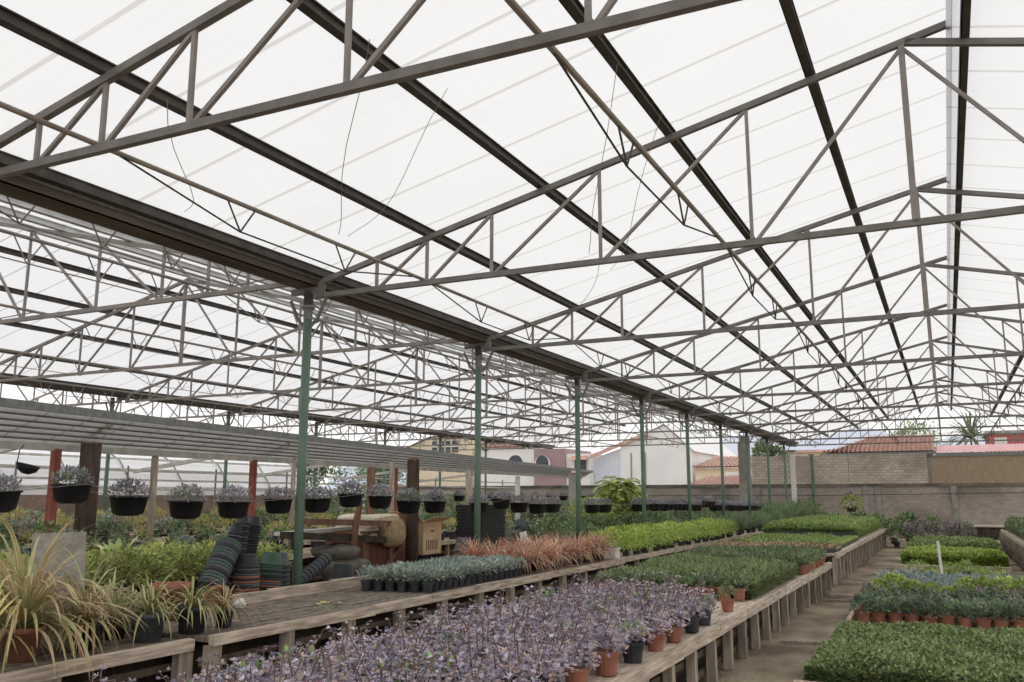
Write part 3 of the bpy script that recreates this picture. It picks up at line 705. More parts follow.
# ------------------------------------------------------------------ benches
def bench(name, label, x0, x1, y0, y1, z, step, legs=('a',), grp=None, topm=None, sag=.0, back=False, lw=.085):
    r = thing(name, label, 'bench')
    a = MB(); nb = max(4, int((x1 - x0) / .16)); seg = 1.25; ns = max(1, int(round((y1 - y0) / seg)))
    for j in range(ns):
        ya, yb = y0 + (y1 - y0) * j / ns, y0 + (y1 - y0) * (j + 1) / ns
        for i in range(nb):
            xa, xb = x0 + (x1 - x0) * i / nb, x0 + (x1 - x0) * (i + 1) / nb
            a.box(xa + .006, xb - .006, ya + .004, yb - .004, z - .045, z - U(0, .006), j=.004)
    a.build('tabletop', topm or M['wood'], r)
    for xs, fl in ((x1, 'a'), (x0, 'b')):
        if fl not in legs and fl != 'a': continue
        for j in range(ns):
            ya, yb = y0 + (y1 - y0) * j / ns, y0 + (y1 - y0) * (j + 1) / ns
            e = MB(); e.box(xs - .05, xs + .012, ya + .003, yb - .003, z - .085 + U(-.008, .008), z + .012 + U(-.006, .006), j=.007); e.build('edge_board', M['wood'], r)
        n = int(round((y1 - y0) / step))
        for j in range(n + 1):
            y = y0 + .06 + (y1 - y0 - .12) * j / n
            e = MB(); e.box(xs - .10, xs - .02, y - lw / 2, y + lw / 2, 0, z - .07, j=.006); e.build('leg', M['wood_leg'], r)
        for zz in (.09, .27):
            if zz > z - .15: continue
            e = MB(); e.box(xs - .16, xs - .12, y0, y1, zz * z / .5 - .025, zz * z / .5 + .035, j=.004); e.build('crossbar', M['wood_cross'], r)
    e = MB(); e.box(x0 + .25, x1 - .3, y0 + .05, y1 - .05, 0.0, z - .1); e.build('shade_core', M['wood_dark'], r)  # solid dark block stands in for the shaded hollow under the bench
    if back:
        for j in range(ns):
            ya, yb = y0 + (y1 - y0) * j / ns, y0 + (y1 - y0) * (j + 1) / ns
            e = MB(); e.box(x0 - .03, x0 + .03, ya, yb, z - .1, z + .12 + U(-.01, .01), j=.008); e.build('back_board', M['wood'], r)
    return r
bench('plank_bench', 'long middle plank bench along the aisle carrying purple plants and green mats', -4.25, -2.04, 2.2, 17.7, .5, .7)
bench('plank_bench', 'second middle plank bench farther along the aisle towards the end wall', -4.7, -2.05, 18.75, 34.2, .6, .7)
bench('plank_bench', 'near plank bench with spider plants in pots', -7.35, -6.0, 2.0, 5.98, .47, 1.2, topm=M['bench_soil'], lw=.16)
bench('plank_bench', 'soil-strewn plank bench with raised back board, silver plants and red grasses', -7.35, -5.82, 6.02, 17.0, .5, 1.0, topm=M['bench_soil'], back=True, lw=.14)
bench('plank_bench', 'plank bench under the lime bushes and the feathery bushes', -7.35, -5.9, 17.1, 45.5, .5, 1.0)
bench('plank_bench', 'plank bench across the second aisle near the end wall', 1.58, 3.4, 20.5, 35.0, .6, .8, legs=('b',))
bench('plank_bench', 'low grey bench by the end wall past the right-hand beds', -.4, 2.6, 41.2, 42.6, .55, .7)

# ------------------------------------------------------------------ plants: purple rosettes on the middle bench
def purple(r, i):
    a = MB(); pot_shape(a, .085, .15, n=14); a.build('pot', [M['blackpot'] if i % 8 != 3 else M['terra'], M['soil']], r)
    a = MB()
    for q in range(95):
        az = U(0, 2 * PI); rr = .155 * math.sqrt(U(0, 1)); z = .19 + U(-.06, .09) + .04 * (1 - rr / .155)
        p = Vector((rr * math.cos(az), rr * math.sin(az), z))
        rosette(a, p, U(.017, .029), 7, C['lav'] if U(0, 1) > .2 else C['lavpink'], tilt=(Vector((p.x * 3, p.y * 3, .8)) + Vector((U(-.5, .5), U(-.5, .5), 0))).normalized())
    for q in range(24):
        az = U(0, 2 * PI); rr = U(.02, .14)
        a.leaf((rr * math.cos(az), rr * math.sin(az), U(.14, .22)), dirv(az, U(-.2, .9)), .05, .03, jit(R.choice(C['lav'] + C['lavpink']), .3))
    if i % 4 == 1:
        for q in range(44): a.leaf((U(-.09, .09), U(-.09, .09), U(.17, .29)), dirv(U(0, 6.3), U(0, 1.2)), .05, .028, jit(R.choice(C['weed'])))
    a.build('foliage', M['fol'], r)
    a = MB()
    for q in range(2 if i % 2 else 3):
        az = U(0, 2 * PI); b = Vector((U(-.07, .07), U(-.07, .07), .15)); d = dirv(az, 1.15); h = U(.16, .3)
        pts = [b, b + d * h * .5 + Vector((0, 0, .03)), b + d * h * .9 + Vector((U(-.03, .03), U(-.03, .03), .03)), b + d * h + Vector((U(-.06, .06), U(-.06, .06), .0))]
        a.tube(pts, [.0042, .004, .0035, .003], 5, c=jit(rgb(104, 82, 76), .15))
        rosette(a, pts[-1], .022, 7, C['lavpink'] + C['lav'])
        for t in range(4): a.leaf(pts[1].lerp(pts[2], U(0, 1)), dirv(U(0, 6.3), .3), .03, .016, jit(R.choice(C['lavpink'])))
    a.build('stems', M['fol'], r)
P = Proto('purple_potted_plant', 'potted plant', 8, purple)
nr, nc = 26, 7
for j in range(nr):
    for i in range(nc):
        x = -2.18 - .226 * i + U(-.025, .025) - (.10 if j % 2 else 0); y = 2.75 + .268 * j + U(-.03, .03)
        if j >= 24 and i < 2: continue
        P.put(R.randrange(8) if U(0, 1) > .04 else 3, (x, y, .502), U(0, 6.28), U(.85, 1.06),
              'potted lavender rosette plant, %s column from the aisle, %s row along the bench' % (nth(i), nth(j)), 'purple plants on the middle bench')

# green mats
def bed(name, label, x0, x1, y0, y1, z0, h, n, l, wd, cols, cat='seedlings', up=.6, blade=False, wob=.05, side_n=.5, body=(52, 62, 40)):
    a = MB(); bx = 12; by = max(6, int((y1 - y0) / .3))
    ph = [U(0, 6.28) for _ in range(6)]
    def top(x, y):
        e = min((x - x0), (x1 - x), (y - y0), (y1 - y)); e = min(1, max(0, e / .14))
        return z0 + h * (.62 + .38 * e ** .6) + wob * (math.sin(x * 2.7 + ph[0]) * math.sin(y * 1.9 + ph[1]) + .6 * math.sin(x * 6.1 + ph[2] + y * 4.3)) * .6
    vs = []; fs = []
    for j in range(by + 1):
        for i in range(bx + 1):
            x = x0 + .03 + (x1 - x0 - .06) * i / bx; y = y0 + .03 + (y1 - y0 - .06) * j / by; vs.append((x, y, top(x, y) - .06))
    for j in range(by):
        for i in range(bx): q = j * (bx + 1) + i; fs.append((q, q + 1, q + bx + 2, q + bx + 1))
    o = len(vs)
    ring = [(i, 0) for i in range(bx + 1)] + [(bx, j) for j in range(1, by + 1)] + [(i, by) for i in range(bx - 1, -1, -1)] + [(0, j) for j in range(by - 1, 0, -1)]
    for (i, j) in ring: v = vs[j * (bx + 1) + i]; vs.append((v[0], v[1], z0))
    for k in range(len(ring)):
        k2 = (k + 1) % len(ring); ia = ring[k][1] * (bx + 1) + ring[k][0]; ib = ring[k2][1] * (bx + 1) + ring[k2][0]
        fs.append((ia, ib, o + k2, o + k))
    a.add(vs, fs, 0, [jit(rgb(*body), .2) for _ in vs])
    ns = int(n * side_n)
    for q in range(n + ns):
        if q < n:
            x, y = U(x0, x1), U(y0, y1); p = Vector((x, y, top(x, y) - U(.02, .07))); d = Vector((U(-1, 1), U(-1, 1), U(up * .3, up * 2)))
        else:
            s = R.choice((0, 1, 2)) 
            if s == 0: x, y, dd = U(x0, x1), y0, Vector((0, -1, 0))
            elif s == 1: x, y, dd = x1, U(y0, y1), Vector((1, 0, 0))
            else: x, y, dd = x0, U(y0, y1), Vector((-1, 0, 0))
            zt_ = top(min(max(x, x0 + .01), x1 - .01), min(max(y, y0 + .01), y1 - .01)); p = Vector((x, y, U(z0 + .04, zt_))) - dd * .03
            d = dd + Vector((U(-.8, .8), U(-.8, .8), U(-.2, .9)))
        if blade: 
            c = jit(R.choice(cols)); a.blade(p, d + Vector((0, 0, .5)), l * U(.7, 1.3), wd, U(.3, .9), c, c, 2)
        else: a.leaf(p, d, l * U(.7, 1.3), wd * U(.7, 1.3), jit(R.choice(cols), .2))
    return tag(a.build(name, M['fol']), label, cat, kind='stuff')
bed('seedling_foliage', 'broad fine-leaved green mat on the middle bench behind the purple plants', -4.12, -2.16, 10.95, 14.3, .5, .27, 19000, .075, .02, C['matg'])
bed('seedling_foliage', 'darker fine-leaved green mat at the far end of the first middle bench', -4.2, -2.2, 14.4, 17.5, .5, .27, 12000, .085, .022, C['needle'] + C['matg'])
bed('seedling_foliage', 'bright lime green mat in trays on the second middle bench', -4.5, -2.6, 20.2, 24.6, .6, .14, 9000, .07, .03, C['bright'] + C['far'], body=(80, 98, 50))
bed('seedling_foliage', 'tall soft green mat on the second middle bench towards the end wall', -4.65, -2.25, 25.4, 33.9, .6, .38, 13000, .12, .035, C['far'] + C['bright'], body=(70, 88, 48))
bed('seedling_foliage', 'dense leafy green bed low on the ground beside the aisle, nearest of the floor beds', -1.28, 1.9, 8.6, 11.7, .0, .27, 33000, .045, .028, C['matd'], up=.5)
bed('seedling_foliage', 'yellow-green floor bed behind the white marker stick', -1.15, 1.15, 24.4, 26.8, .0, .38, 12000, .07, .045, C['lime'], body=(74, 86, 42))
bed('seedling_foliage', 'soft mid-green floor bed behind the yellow-green one', -1.15, 1.2, 28.2, 32.4, .0, .4, 9000, .11, .05, C['far'] + C['matd'])
bed('seedling_foliage', 'green plants covering the bench across the second aisle', 1.7, 3.3, 20.7, 34.8, .6, .35, 11000, .12, .06, C['matd'] + C['shrub'])
# low plank edging around the floor beds
for i, (x0, x1, y0, y1, lb) in enumerate(((-1.36, 1.9, 8.46, 8.54, 'low plank edging in front of the dense green floor bed'), (-1.36, -1.3, 13.1, 20.8, 'low plank edging along the aisle beside the brown pots'), (-1.3, 1.2, 23.9, 24.05, 'pale plank lying in front of the yellow-green floor bed'))):
    a = MB(); a.box(x0, x1, y0, y1, 0, .09, j=.006); tag(a.build('edging_plank', M['wood']), lb, 'plank')
a = MB(); a.tube([(-.2, 18.7, 0), (-.24, 18.7, .88)], .026, 8); tag(a.build('marker_stick', M['white']), 'white marker stick standing upright among the floor beds', 'stick')
# planks lying across the aisle
for i, (x, y, lx, rz) in enumerate(((-1.75, 15.9, .75, .05), (-1.7, 16.75, .9, -.08), (-1.7, 19.9, .8, .03), (-1.72, 11.2, .7, .1), (-1.68, 23.5, .8, -.05))):
    a = MB(); a.box(-lx / 2 + .15, lx / 2, -.06, .06, .0, .035, j=.006); o = a.build('loose_plank', M['wood_leg']); o.location = (x, y, 0); o.rotation_euler = (0, 0, rz)
    tag(o, 'grey plank lying across the earth aisle, %s from the near end' % nth(i), 'plank', 'planks across the aisle')

# terracotta pots with tufts: front edge of the first mat, edge of the second bench
def terra_tuft(r, i):
    a = MB(); pot_shape(a, .075, .13, n=14); a.build('pot', [M['terra'], M['soil']], r)
    a = MB(); dome(a, 130, .1, .12, .14, .06, .02, C['matg'] if i % 2 else C['needle']); a.build('foliage', M['fol'], r)
P = Proto('terracotta_potted_seedling', 'potted plant', 3, terra_tuft)
k = 0
for i in range(11):
    P.put(i, (-2.3 - .17 * i, 10.8 + U(-.03, .03), .503), U(0, 6), U(.9, 1.1), 'terracotta pot with green tuft at the front of the mat, %s from the aisle' % nth(i), 'terracotta pots before the green mat')
P.put(1, (-2.2, 9.75, .503), 1, .95, 'small terracotta pot with a green tuft alone on bare planks beside the aisle', 'lone pot')
for i in range(12):
    P.put(i, (-2.16 + U(-.02, .02), 14.75 + .235 * i, .503), U(0, 6), U(.9, 1.05), 'terracotta pot at the aisle edge of the dark green mat, %s along' % nth(i), 'terracotta pots along the bench edge')
def tray(r, i):
    a = MB(); a.box(-.3, .3, -.2, .2, 0, .07); a.build('tray', M['blackpot'], r)
    a = MB()
    for q in range(260): a.leaf((U(-.3, .3), U(-.2, .2), U(.06, .12)), dirv(U(0, 6.3), U(.2, 1.3)), .07, .03, jit(R.choice(C['bright'] if i else C['redg'] + C['matg'])))
    a.build('foliage', M['fol'], r)
P = Proto('seedling_tray', 'plant tray', 2, tray)
for i in range(4): P.put(0, (-4.3 + .64 * i, 19.2, .603), 0, 1, 'black tray of reddish seedlings at the near end of the second bench, %s across' % nth(i), 'reddish seedling trays')
for i in range(4): P.put(0, (-4.3 + .64 * i, 19.7, .603), 0, 1, 'black tray of reddish seedlings in the back row, %s across' % nth(i), 'reddish seedling trays')
for i in range(9): P.put(1, (-2.32, 20.5 + .5 * i, .603), PI / 2, .8, 'black seedling tray at the aisle edge of the lime mat, %s along' % nth(i), 'trays along the lime mat')
a = MB(); a.box(-4.6, -2.2, 25.2, 25.34, .6, .78); tag(a.build('plant_trough', M['blackpot']), 'long black trough in front of the tall soft green mat', 'trough')

# floor pots: brown pots with blue-green foliage
def brown(r, i):
    a = MB(); pot_shape(a, .10, .17, n=14); a.build('pot', [M['terra'], M['soil']], r)
    a = MB(); dome(a, 200, .135, .16, .2, .07, .038, C['bluegreen']); 
    if i == 2: dome(a, 50, .1, .16, .28, .06, .03, C['purple'])
    a.build('foliage', M['fol'], r)
P = Proto('brown_potted_plant', 'potted plant', 4, brown)
for j in range(5):
    for i in range(15):
        P.put(R.randrange(4), (-1.17 + .208 * i + U(-.02, .02), 13.3 + .36 * j + U(-.04, .04), .0), U(0, 6), U(.85, 1.02),
              'blue-green plant in terracotta pot on ground, %s row back, %s from aisle' % (nth(j), nth(i)), 'leafy pots on the ground')
def limetuft(r, i):
    a = MB(); pot_shape(a, .09, .18, n=12); a.build('pot', [M['blackpot'], M['soil']], r)
    a = MB(); dome(a, 320, .15, .15, .25, .05, .03, C['lime'] + C['chart']); a.build('foliage', M['fol'], r)
P = Proto('lime_tuft_plant', 'potted plant', 3, limetuft)
for i in range(11): P.put(i, (-1.1 + .25 * i, 15.3 + U(-.08, .08), 0), U(0, 6), U(.85, 1.35), 'round yellow-green tuft in the row behind the leafy pots, %s from the aisle' % nth(i), 'yellow-green tufts')
def bluesil(r, i):
    a = MB(); pot_shape(a, .09, .14, n=12); a.build('pot', [M['blackpot'], M['soil']], r)
    a = MB(); dome(a, 220, .15, .14, .2, .07, .028, C['bluesil'] + C['silver'][:2]); a.build('foliage', M['fol'], r)
P = Proto('blue_grey_plant', 'potted plant', 3, bluesil)
for j in range(5):
    for i in range(11): P.put(i + j, (-1.1 + .24 * i + U(-.03, .03), 16.1 + .45 * j, 0), U(0, 6), U(.95, 1.15), 'silvery blue-grey floor plant, %s row behind yellow-green tufts, %s from aisle' % (nth(j), nth(i)), 'blue-grey plants on the ground')
def weedy(r, i):
    a = MB(); pot_shape(a, .09, .13, n=12); a.build('pot', [M['blackpot'], M['soil']], r)
    a = MB(); dome(a, 150, .16, .12, .16, .08, .03, C['bright']); a.build('foliage', M['fol'], r)
P = Proto('small_green_plant', 'potted plant', 2, weedy)
for i in range(12): P.put(i, (-.7 + .3 * (i % 6), 19.6 + 1.6 * (i // 6) + U(-.2, .2), 0), U(0, 6), U(.9, 1.3), 'small green plant on the ground before the pale plank, %s from the aisle' % nth(i), 'small green plants before the plank')

# bushes by the end wall
def bush(cols, n, rx, rz, l, wd, potm='blackpot', pr_=.12, ph_=.2, low=-.3):
    def f(r, i):
        a = MB(); pot_shape(a, pr_, ph_, n=12); a.build('pot', [M[potm], M['soil']], r)
        a = MB(); dome(a, n, rx, rz, ph_ + rz * .55, l, wd, cols, low=low, inner=.35); a.build('foliage', M['fol'], r)
    return f
PU = Proto('purple_leaved_bush', 'bush', 2, bush(C['purple'] + C['shrub'][:1], 420, .42, .4, .14, .08))
GB = Proto('leafy_green_bush', 'bush', 3, bush(C['shrub'] + C['matd'][:2], 420, .4, .4, .13, .07))
k = 0
for i, (x, y, s) in enumerate(((-1.3, 34.4, .9), (-.6, 35.4, 1.0), (0.1, 34.6, .95), (-.2, 37.0, 1.0), (.4, 37.4, .95), (-1.0, 37.2, 1.0))):
    PU.put(i, (x, y, 0), U(0, 6), s, 'purple-leaved bush in the planting before the end wall, %s of the clump' % nth(i), 'purple bushes before the end wall')
for i, (x, y, s) in enumerate(((-1.7, 33.6, .9), (-1.9, 36, 1.1), (-1.5, 38.5, 1.3), (-.6, 39.5, 1.1), (.5, 39.0, .9), (-2.6, 39, 1.1), (-3.4, 40, 1.3), (-4.4, 41, 1.2), (-5.2, 43, 1.2), (-3.0, 44, 1.1))):
    GB.put(i, (x, y, 0), U(0, 6), s, 'leafy green bush in the planting before the end wall, %s of the clump' % nth(i), 'green bushes before the end wall')
r = thing('hanging_basket', 'yellow-flecked hanging basket in front of the end wall', 'hanging plant', (-3.5, 38, 1.12))
a = MB(); pot_shape(a, .24, .2, n=14, taper=.6); a.build('basket', [M['blackpot'], M['soil']], r)
a = MB(); dome(a, 320, .42, .3, .3, .14, .07, C['chart'] + C['lime'], low=-.6); dome(a, 70, .3, .3, .5, .1, .05, C['purple']); a.build('foliage', M['fol'], r)
a = MB(); a.tube([(0, 0, .2), (0, 0, 3.2)], .008, 5); a.build('hanger', M['wire'], r)

# ------------------------------------------------------------------ left bench: spider plants
def spider(r, n, L_, wd, potm, pr_, ph_, cols, droop=(.8, 2.2)):
    a = MB(); pot_shape(a, pr_, ph_, n=20); a.build('pot', [M[potm], M['soil']], r, True)
    a = MB()
    for q in range(n):
        az = U(0, 2 * PI); el = U(.25, 1.38); c0, c1 = R.choice(cols)
        c0, c1 = jit(c0), jit(c1)
        b = Vector((U(-.03, .03), U(-.03, .03), ph_ * .88)); d = dirv(az, el); dr = U(*droop); l = L_ * U(.65, 1.15)
        a.blade(b, d, l, wd * U(.8, 1.2), dr, c0, c1, 9)
        a.blade(b + Vector((0, 0, .003)), d, l * .98, wd * .35, dr, jit(rgb(166, 160, 118)), jit(rgb(178, 166, 130)), 9)
    a.build('foliage', M['fol'], r)
sp_y = [(rgb(112, 118, 60), rgb(164, 156, 98)), (rgb(124, 126, 70), rgb(176, 166, 112)), (rgb(98, 110, 56), rgb(150, 144, 86))]
sp_r = [(rgb(112, 108, 64), rgb(160, 134, 96)), (rgb(130, 114, 78), rgb(172, 150, 108)), (rgb(106, 106, 58), rgb(166, 152, 98)), (rgb(96, 102, 56), rgb(150, 144, 86)), (rgb(136, 98, 80), rgb(160, 124, 96))]
sp_g = [(rgb(112, 136, 72), rgb(158, 168, 100)), (rgb(130, 146, 82), rgb(190, 184, 132))]
spots = [
    ('big arching spider plant in a terracotta pot at the bench corner', -6.47, 4.68, 140, 1.0, .03, 'terra', .15, .25, sp_r),
    ('reddish spider plant in a black pot beside the terracotta one', -6.45, 5.24, 96, .62, .024, 'blackpot', .14, .22, sp_r),
    ('green spider plant in a black pot, set back behind the grey pot', -6.72, 5.72, 66, .45, .021, 'blackpot', .14, .22, sp_g),
    ('cream-edged spider plant in a dusty grey pot at the bench front', -6.32, 5.76, 74, .45, .021, 'greypot', .145, .24, sp_y),
    ('cream-edged spider plant in a black pot beside the grey pot', -6.2, 6.14, 74, .45, .021, 'blackpot', .14, .23, sp_y),
    ('small drooping spider plant in a small black pot, last on the bench', -6.2, 6.54, 55, .42, .017, 'blackpot', .085, .16, sp_r),
    ('tall pinkish spider plant behind the big terracotta pot', -6.95, 5.05, 120, .9, .025, 'blackpot', .14, .22, sp_r),
    ('pale spider plant at the back of the near bench', -7.05, 5.7, 100, .66, .022, 'blackpot', .14, .22, sp_r + sp_g),
    ('spider plant at the edge of the picture behind the yellow leaves', -6.95, 4.45, 130, .9, .026, 'blackpot', .14, .22, sp_y + sp_r),
    ('low spider plant at the back of the bench next to the round clay pot', -6.95, 6.15, 34, .4, .026, 'blackpot', .12, .2, sp_y),
]
for (lb, x, y, n, L_, wd, pm, p1, h1, cs) in spots:
    r = thing('spider_plant', lb, 'potted plant', (x, y, .47 if y < 5.98 else .502), U(0, 6), 'spider plants on the near bench'); spider(r, n, L_, wd, pm, p1, h1, cs)
r = thing('yellow_bromeliad', 'broad yellow-leaved plant at the edge of the picture', 'potted plant', (-6.2, 4.12, .47))
a = MB(); pot_shape(a, .12, .2, n=16); a.build('pot', [M['blackpot'], M['soil']], r)
a = MB()
for q in range(12): c = jit(rgb(206, 172, 72)); a.blade((0, 0, .18), dirv(U(0, 6.3), U(1.0, 1.45)), U(.35, .52), .085, .35, c, jit(rgb(214, 186, 88)), 7)
a.build('foliage', M['fol'], r)
# slab, round clay pot, lying pot, stone
a = MB(); a.box(-.24, .24, -.04, .04, 0, .86, j=.012); o = a.build('stone_slab', M['stone']); o.location = (-7.62, 5.86, .5); o.rotation_euler = (-.12, 0, 1.35); tag(o, 'grey stone slab propped up behind the spider plants', 'slab')
r = thing('support_crate', 'dark wooden crate behind the near bench under the stone slab', 'crate', (-7.75, 5.9, 0)); a = MB(); a.box(-.3, .3, -.5, .5, 0, .5); a.build('crate_body', M['wood_dark'], r)
a = MB(); a.box(-.32, .32, -.52, .52, .44, .5); a.build('crate_lid', M['wood_leg'], r)
r = thing('clay_pot', 'round clay pot with a wide rim behind the spider plants', 'pot', (-7.12, 6.75, .502)); a = MB(); pot_shape(a, .2, .34, n=20); a.build('pot', [M['terra'], M['soil']], r, True)
r = thing('clay_pot', 'empty terracotta pot lying with its dark mouth showing', 'pot', (-7.1, 7.36, .62)); r.rotation_euler = (PI / 2 * .92, 0, .9)
a = MB(); a.lathe([(.1, -.14), (.135, .1), (.15, .1), (.15, .15), (.125, .15), (.11, .1), (.07, -.1)], 20, caps=(True, True)); a.build('pot', M['terra'], r, True)
a = MB(); dome(a, 1, .01, .01, 0, .01, .01, C['shrub'])
a = MB(); a.lathe([(.001, 0), (.07, .0), (.085, .04), (.05, .09), (.001, .1)], 10); o = a.build('white_stone', M['white']); o.location = (-7.12, 7.72, .502); tag(o, 'white stone on the bench below the leaning pot stack', 'stone')
# yellow weed flowers on the bench
r = thing('flowering_weed', 'tiny yellow flowers growing on the soil-strewn bench', 'weed', (-6.2, 8.05, .5))
a = MB()
for q in range(14): a.leaf((U(-.12, .12), U(-.12, .12), 0), dirv(U(0, 6.3), .8), .05, .02, jit(R.choice(C['weed'])))
a.build('leaves', M['fol'], r)
a = MB()
for q in range(7): rosette(a, Vector((U(-.12, .12), U(-.14, .14), .05)), .025, 6, [rgb(226, 200, 60)])
a.build('petals', M['fol'], r)

# silver plants in small black pots
def silver(r, i):
    a = MB(); pot_shape(a, .065, .12, n=12, taper=.85); a.build('pot', [M['blackpot'], M['soil']], r)
    a = MB(); dome(a, 150, .105, .1, .16, .055, .022, C['silver']); a.build('foliage', M['fol'], r)
P = Proto('silver_potted_plant', 'potted plant', 5, silver)
for j in range(6):
    for i in range(17):
        y = 9.95 - .02 * j + .17 * i; x = -6.06 - .17 * j
        P.put(R.randrange(5), (x + U(-.012, .012), y + U(-.012, .012), .502), U(0, 6), U(.95, 1.12), 'silver-leaved plant in small black pot, %s row from bench front, %s along' % (nth(j), nth(i)), 'silver plants on the bench')
# red grasses
def redgrass(r, i):
    a = MB(); pot_shape(a, .11, .17, n=14); a.build('pot', [M['blackpot'], M['soil']], r)
    a = MB()
    for q in range(190):
        c0, c1 = jit(R.choice(C['redg'])), jit(R.choice(C['redg']))
        if U(0, 1) < .12: c0, c1 = jit(rgb(160, 150, 90)), jit(rgb(198, 180, 130))
        a.blade((U(-.05, .05), U(-.05, .05), .15), dirv(U(0, 6.3), U(.1, 1.25)), U(.3, .56), .015, U(.7, 1.6), c0, c1, 6)
    a.build('foliage', M['fol'], r)
P = Proto('red_grass_plant', 'potted plant', 4, redgrass)
k = 0
for j in range(7):
    for i in range(3):
        P.put(k, (-6.2 - .42 * i + U(-.05, .05), 13.1 + .56 * j + U(-.08, .08), .502), U(0, 6), U(.9, 1.2), 'arching salmon-red grass plant, %s clump along bench, %s back from edge' % (nth(j), nth(i)), 'red grasses on the bench'); k += 1
r = thing('white_tub', 'small white square tub between the red grasses and lime bushes', 'tub', (-6.12, 17.12, .502)); a = MB(); a.box(-.11, .11, -.14, .14, 0, .2); a.box(-.12, .12, -.15, .15, .17, .2); a.build('tub_body', M['white'], r); a = MB(); a.box(-.1, .1, -.13, .13, .2, .205); a.build('tub_soil', M['soil'], r)
# lime bushes
P = Proto('lime_bush', 'bush', 4, bush(C['lime'], 800, .37, .3, .06, .04, low=-.75))
k = 0
for j in range(14):
    for i in range(2):
        P.put(k, (-6.04 - .56 * i + U(-.05, .05), 17.6 + .74 * j + U(-.1, .1), .502), U(0, 6), U(.72, .9) , 'bright lime bush on the bench, %s along, in the %s row' % (nth(j), ('front', 'back')[i]), 'lime bushes on the bench'); k += 1
# feathery bushes farther along
def feathery(r, i):
    a = MB(); pot_shape(a, .13, .22, n=12); a.build('pot', [M['blackpot'], M['soil']], r)
    a = MB()
    for q in range(260):
        c = jit(R.choice(C['needle'] + C['shrub'][:2])); a.blade((U(-.1, .1), U(-.1, .1), .2), dirv(U(0, 6.3), U(.5, 1.5)), U(.4, .85), .02, U(.1, .5), c, c, 4)
    a.build('foliage', M['fol'], r)
P = Proto('feathery_bush', 'bush', 3, feathery)
k = 0
for j in range(19):
    for i in range(2):
        P.put(k, (-6.15 - .62 * i + U(-.06, .06), 28.2 + .88 * j + U(-.1, .1), .502), U(0, 6), U(.6, .8) if j < 12 else U(1.0, 1.25), 'feathery dark green bush past the lime bushes, %s along, %s row' % (nth(j), ('front', 'back')[i]), 'feathery bushes on the bench'); k += 1

# ------------------------------------------------------------------ shrubs on a bench behind the posts
bench('plank_bench', 'low bench of green shrubs behind the green posts', -10.2, -8.35, 18.4, 40.4, .4, 1.6)
SH = Proto('green_shrub', 'shrub', 4, bush(C['shrub'], 420, .42, .36, .1, .055, low=-.5))
k = 0
for j in range(19):
    for i in range(2):
        SH.put(k, (-8.7 - .75 * i + U(-.1, .1), 18.9 + 1.12 * j + U(-.15, .15), .402), U(0, 6), U(.8, 1.1) , 'mid-green shrub behind the green posts, %s along its bench, %s row' % (nth(j), ('front', 'back')[i]), 'green shrubs behind the posts'); k += 1
r = thing('round_lime_shrub', 'rounded lime green shrub behind the red grasses', 'shrub', (-9.3, 24.3, .402)); bush(C['lime'], 1500, .72, .42, .09, .05, pr_=.2, ph_=.62)(r, 0)
r = thing('tree_fern', 'yellow-green fern tree on a thick pale trunk', 'fern', (-9.4, 27.0, 0))
a = MB(); a.tube([(0, 0, 0), (.03, 0, .8), (0, .02, 1.85)], [.26, .2, .17], 12); a.build('trunk', M['bark'], r, True)
a = MB()
for q in range(150):
    az = U(0, 2 * PI); el = U(-.2, 1.3); l = U(.65, 1.1); p = Vector((0, 0, 1.8)); d = dirv(az, el); side = d.cross(Vector((0, 0, 1))).normalized()
    for s in range(12):
        p = p + d * l / 12; d = (d + Vector((0, 0, -.2))).normalized(); ln = .24 * (1 - abs(s - 4) / 12)
        c = jit(R.choice(C['fern']))
        for sg in (-1, 1): a.leaf(p, side * sg + d * .6 + Vector((0, 0, -.3)), ln, .13, c)
a.build('fronds', M['fol'], r)

# ------------------------------------------------------------------ hanging bowls on two wires
def bowl(r, i):
    a = MB(); a.lathe([(.10, -.2), (.155, -.17), (.185, -.02), (.20, -.02), (.20, .0), (.178, .0), (.17, -.03)], 20); a.lathe([(.17, -.03), (.001, -.02)], 20, 1, caps=(False, False)); a.build('bowl', [M['bowlpot'], M['soil']], r, True)
    a = MB(); dome(a, 620, .195 + .02 * (i % 3), .14 + .03 * (i % 2), .0, .042, .02, C['silverlav'], low=-.04, inner=.35)
    for q in range(10): c = jit(R.choice(C['silverlav'])); a.blade((U(-.1, .1), U(-.1, .1), 0), dirv(U(0, 6.3), U(.2, 1.3)), U(.16, .28), .012, U(.2, .9), c, c, 4)
    if i == 3:
        for q in range(40): a.leaf((U(-.15, .15), U(-.15, .15), U(0, .1)), dirv(U(0, 6.3), U(.2, 1.2)), .08, .03, jit(R.choice(C['weed'])))
    a.build('foliage', M['fol'], r)
HB = Proto('hanging_bowl', 'hanging plant', 5, bowl)
hp = [(5.29, 1.76), (6.05, 1.83), (6.75, 1.71), (7.55, 1.66), (8.30, 1.65), (9.11, 1.68), (9.9, 1.69), (10.67, 1.75), (11.42, 1.72), (12.23, 1.645), (13.05, 1.64), (14.63, 1.60), (15.55, 1.67), (16.36, 1.59), (17.24, 1.56), (18.04, 1.56), (20.5, 1.52), (21.35, 1.52)]
far = [(24.2 + .5 * i, 1.52 - .006 * i + (.12 if i in (14, 15, 16, 17) else 0) + U(-.015, .015)) for i in range(36)]
for i, (y, z) in enumerate(hp):
    HB.put(3 if i in (1, 3, 9) else R.choice((0, 1, 2, 4)), (-7.82, y, z), U(-.3, .3), U(.97, 1.06), 'black hanging bowl of silver-grey foliage behind the posts, %s from the near end' % nth(i), 'near hanging bowls')
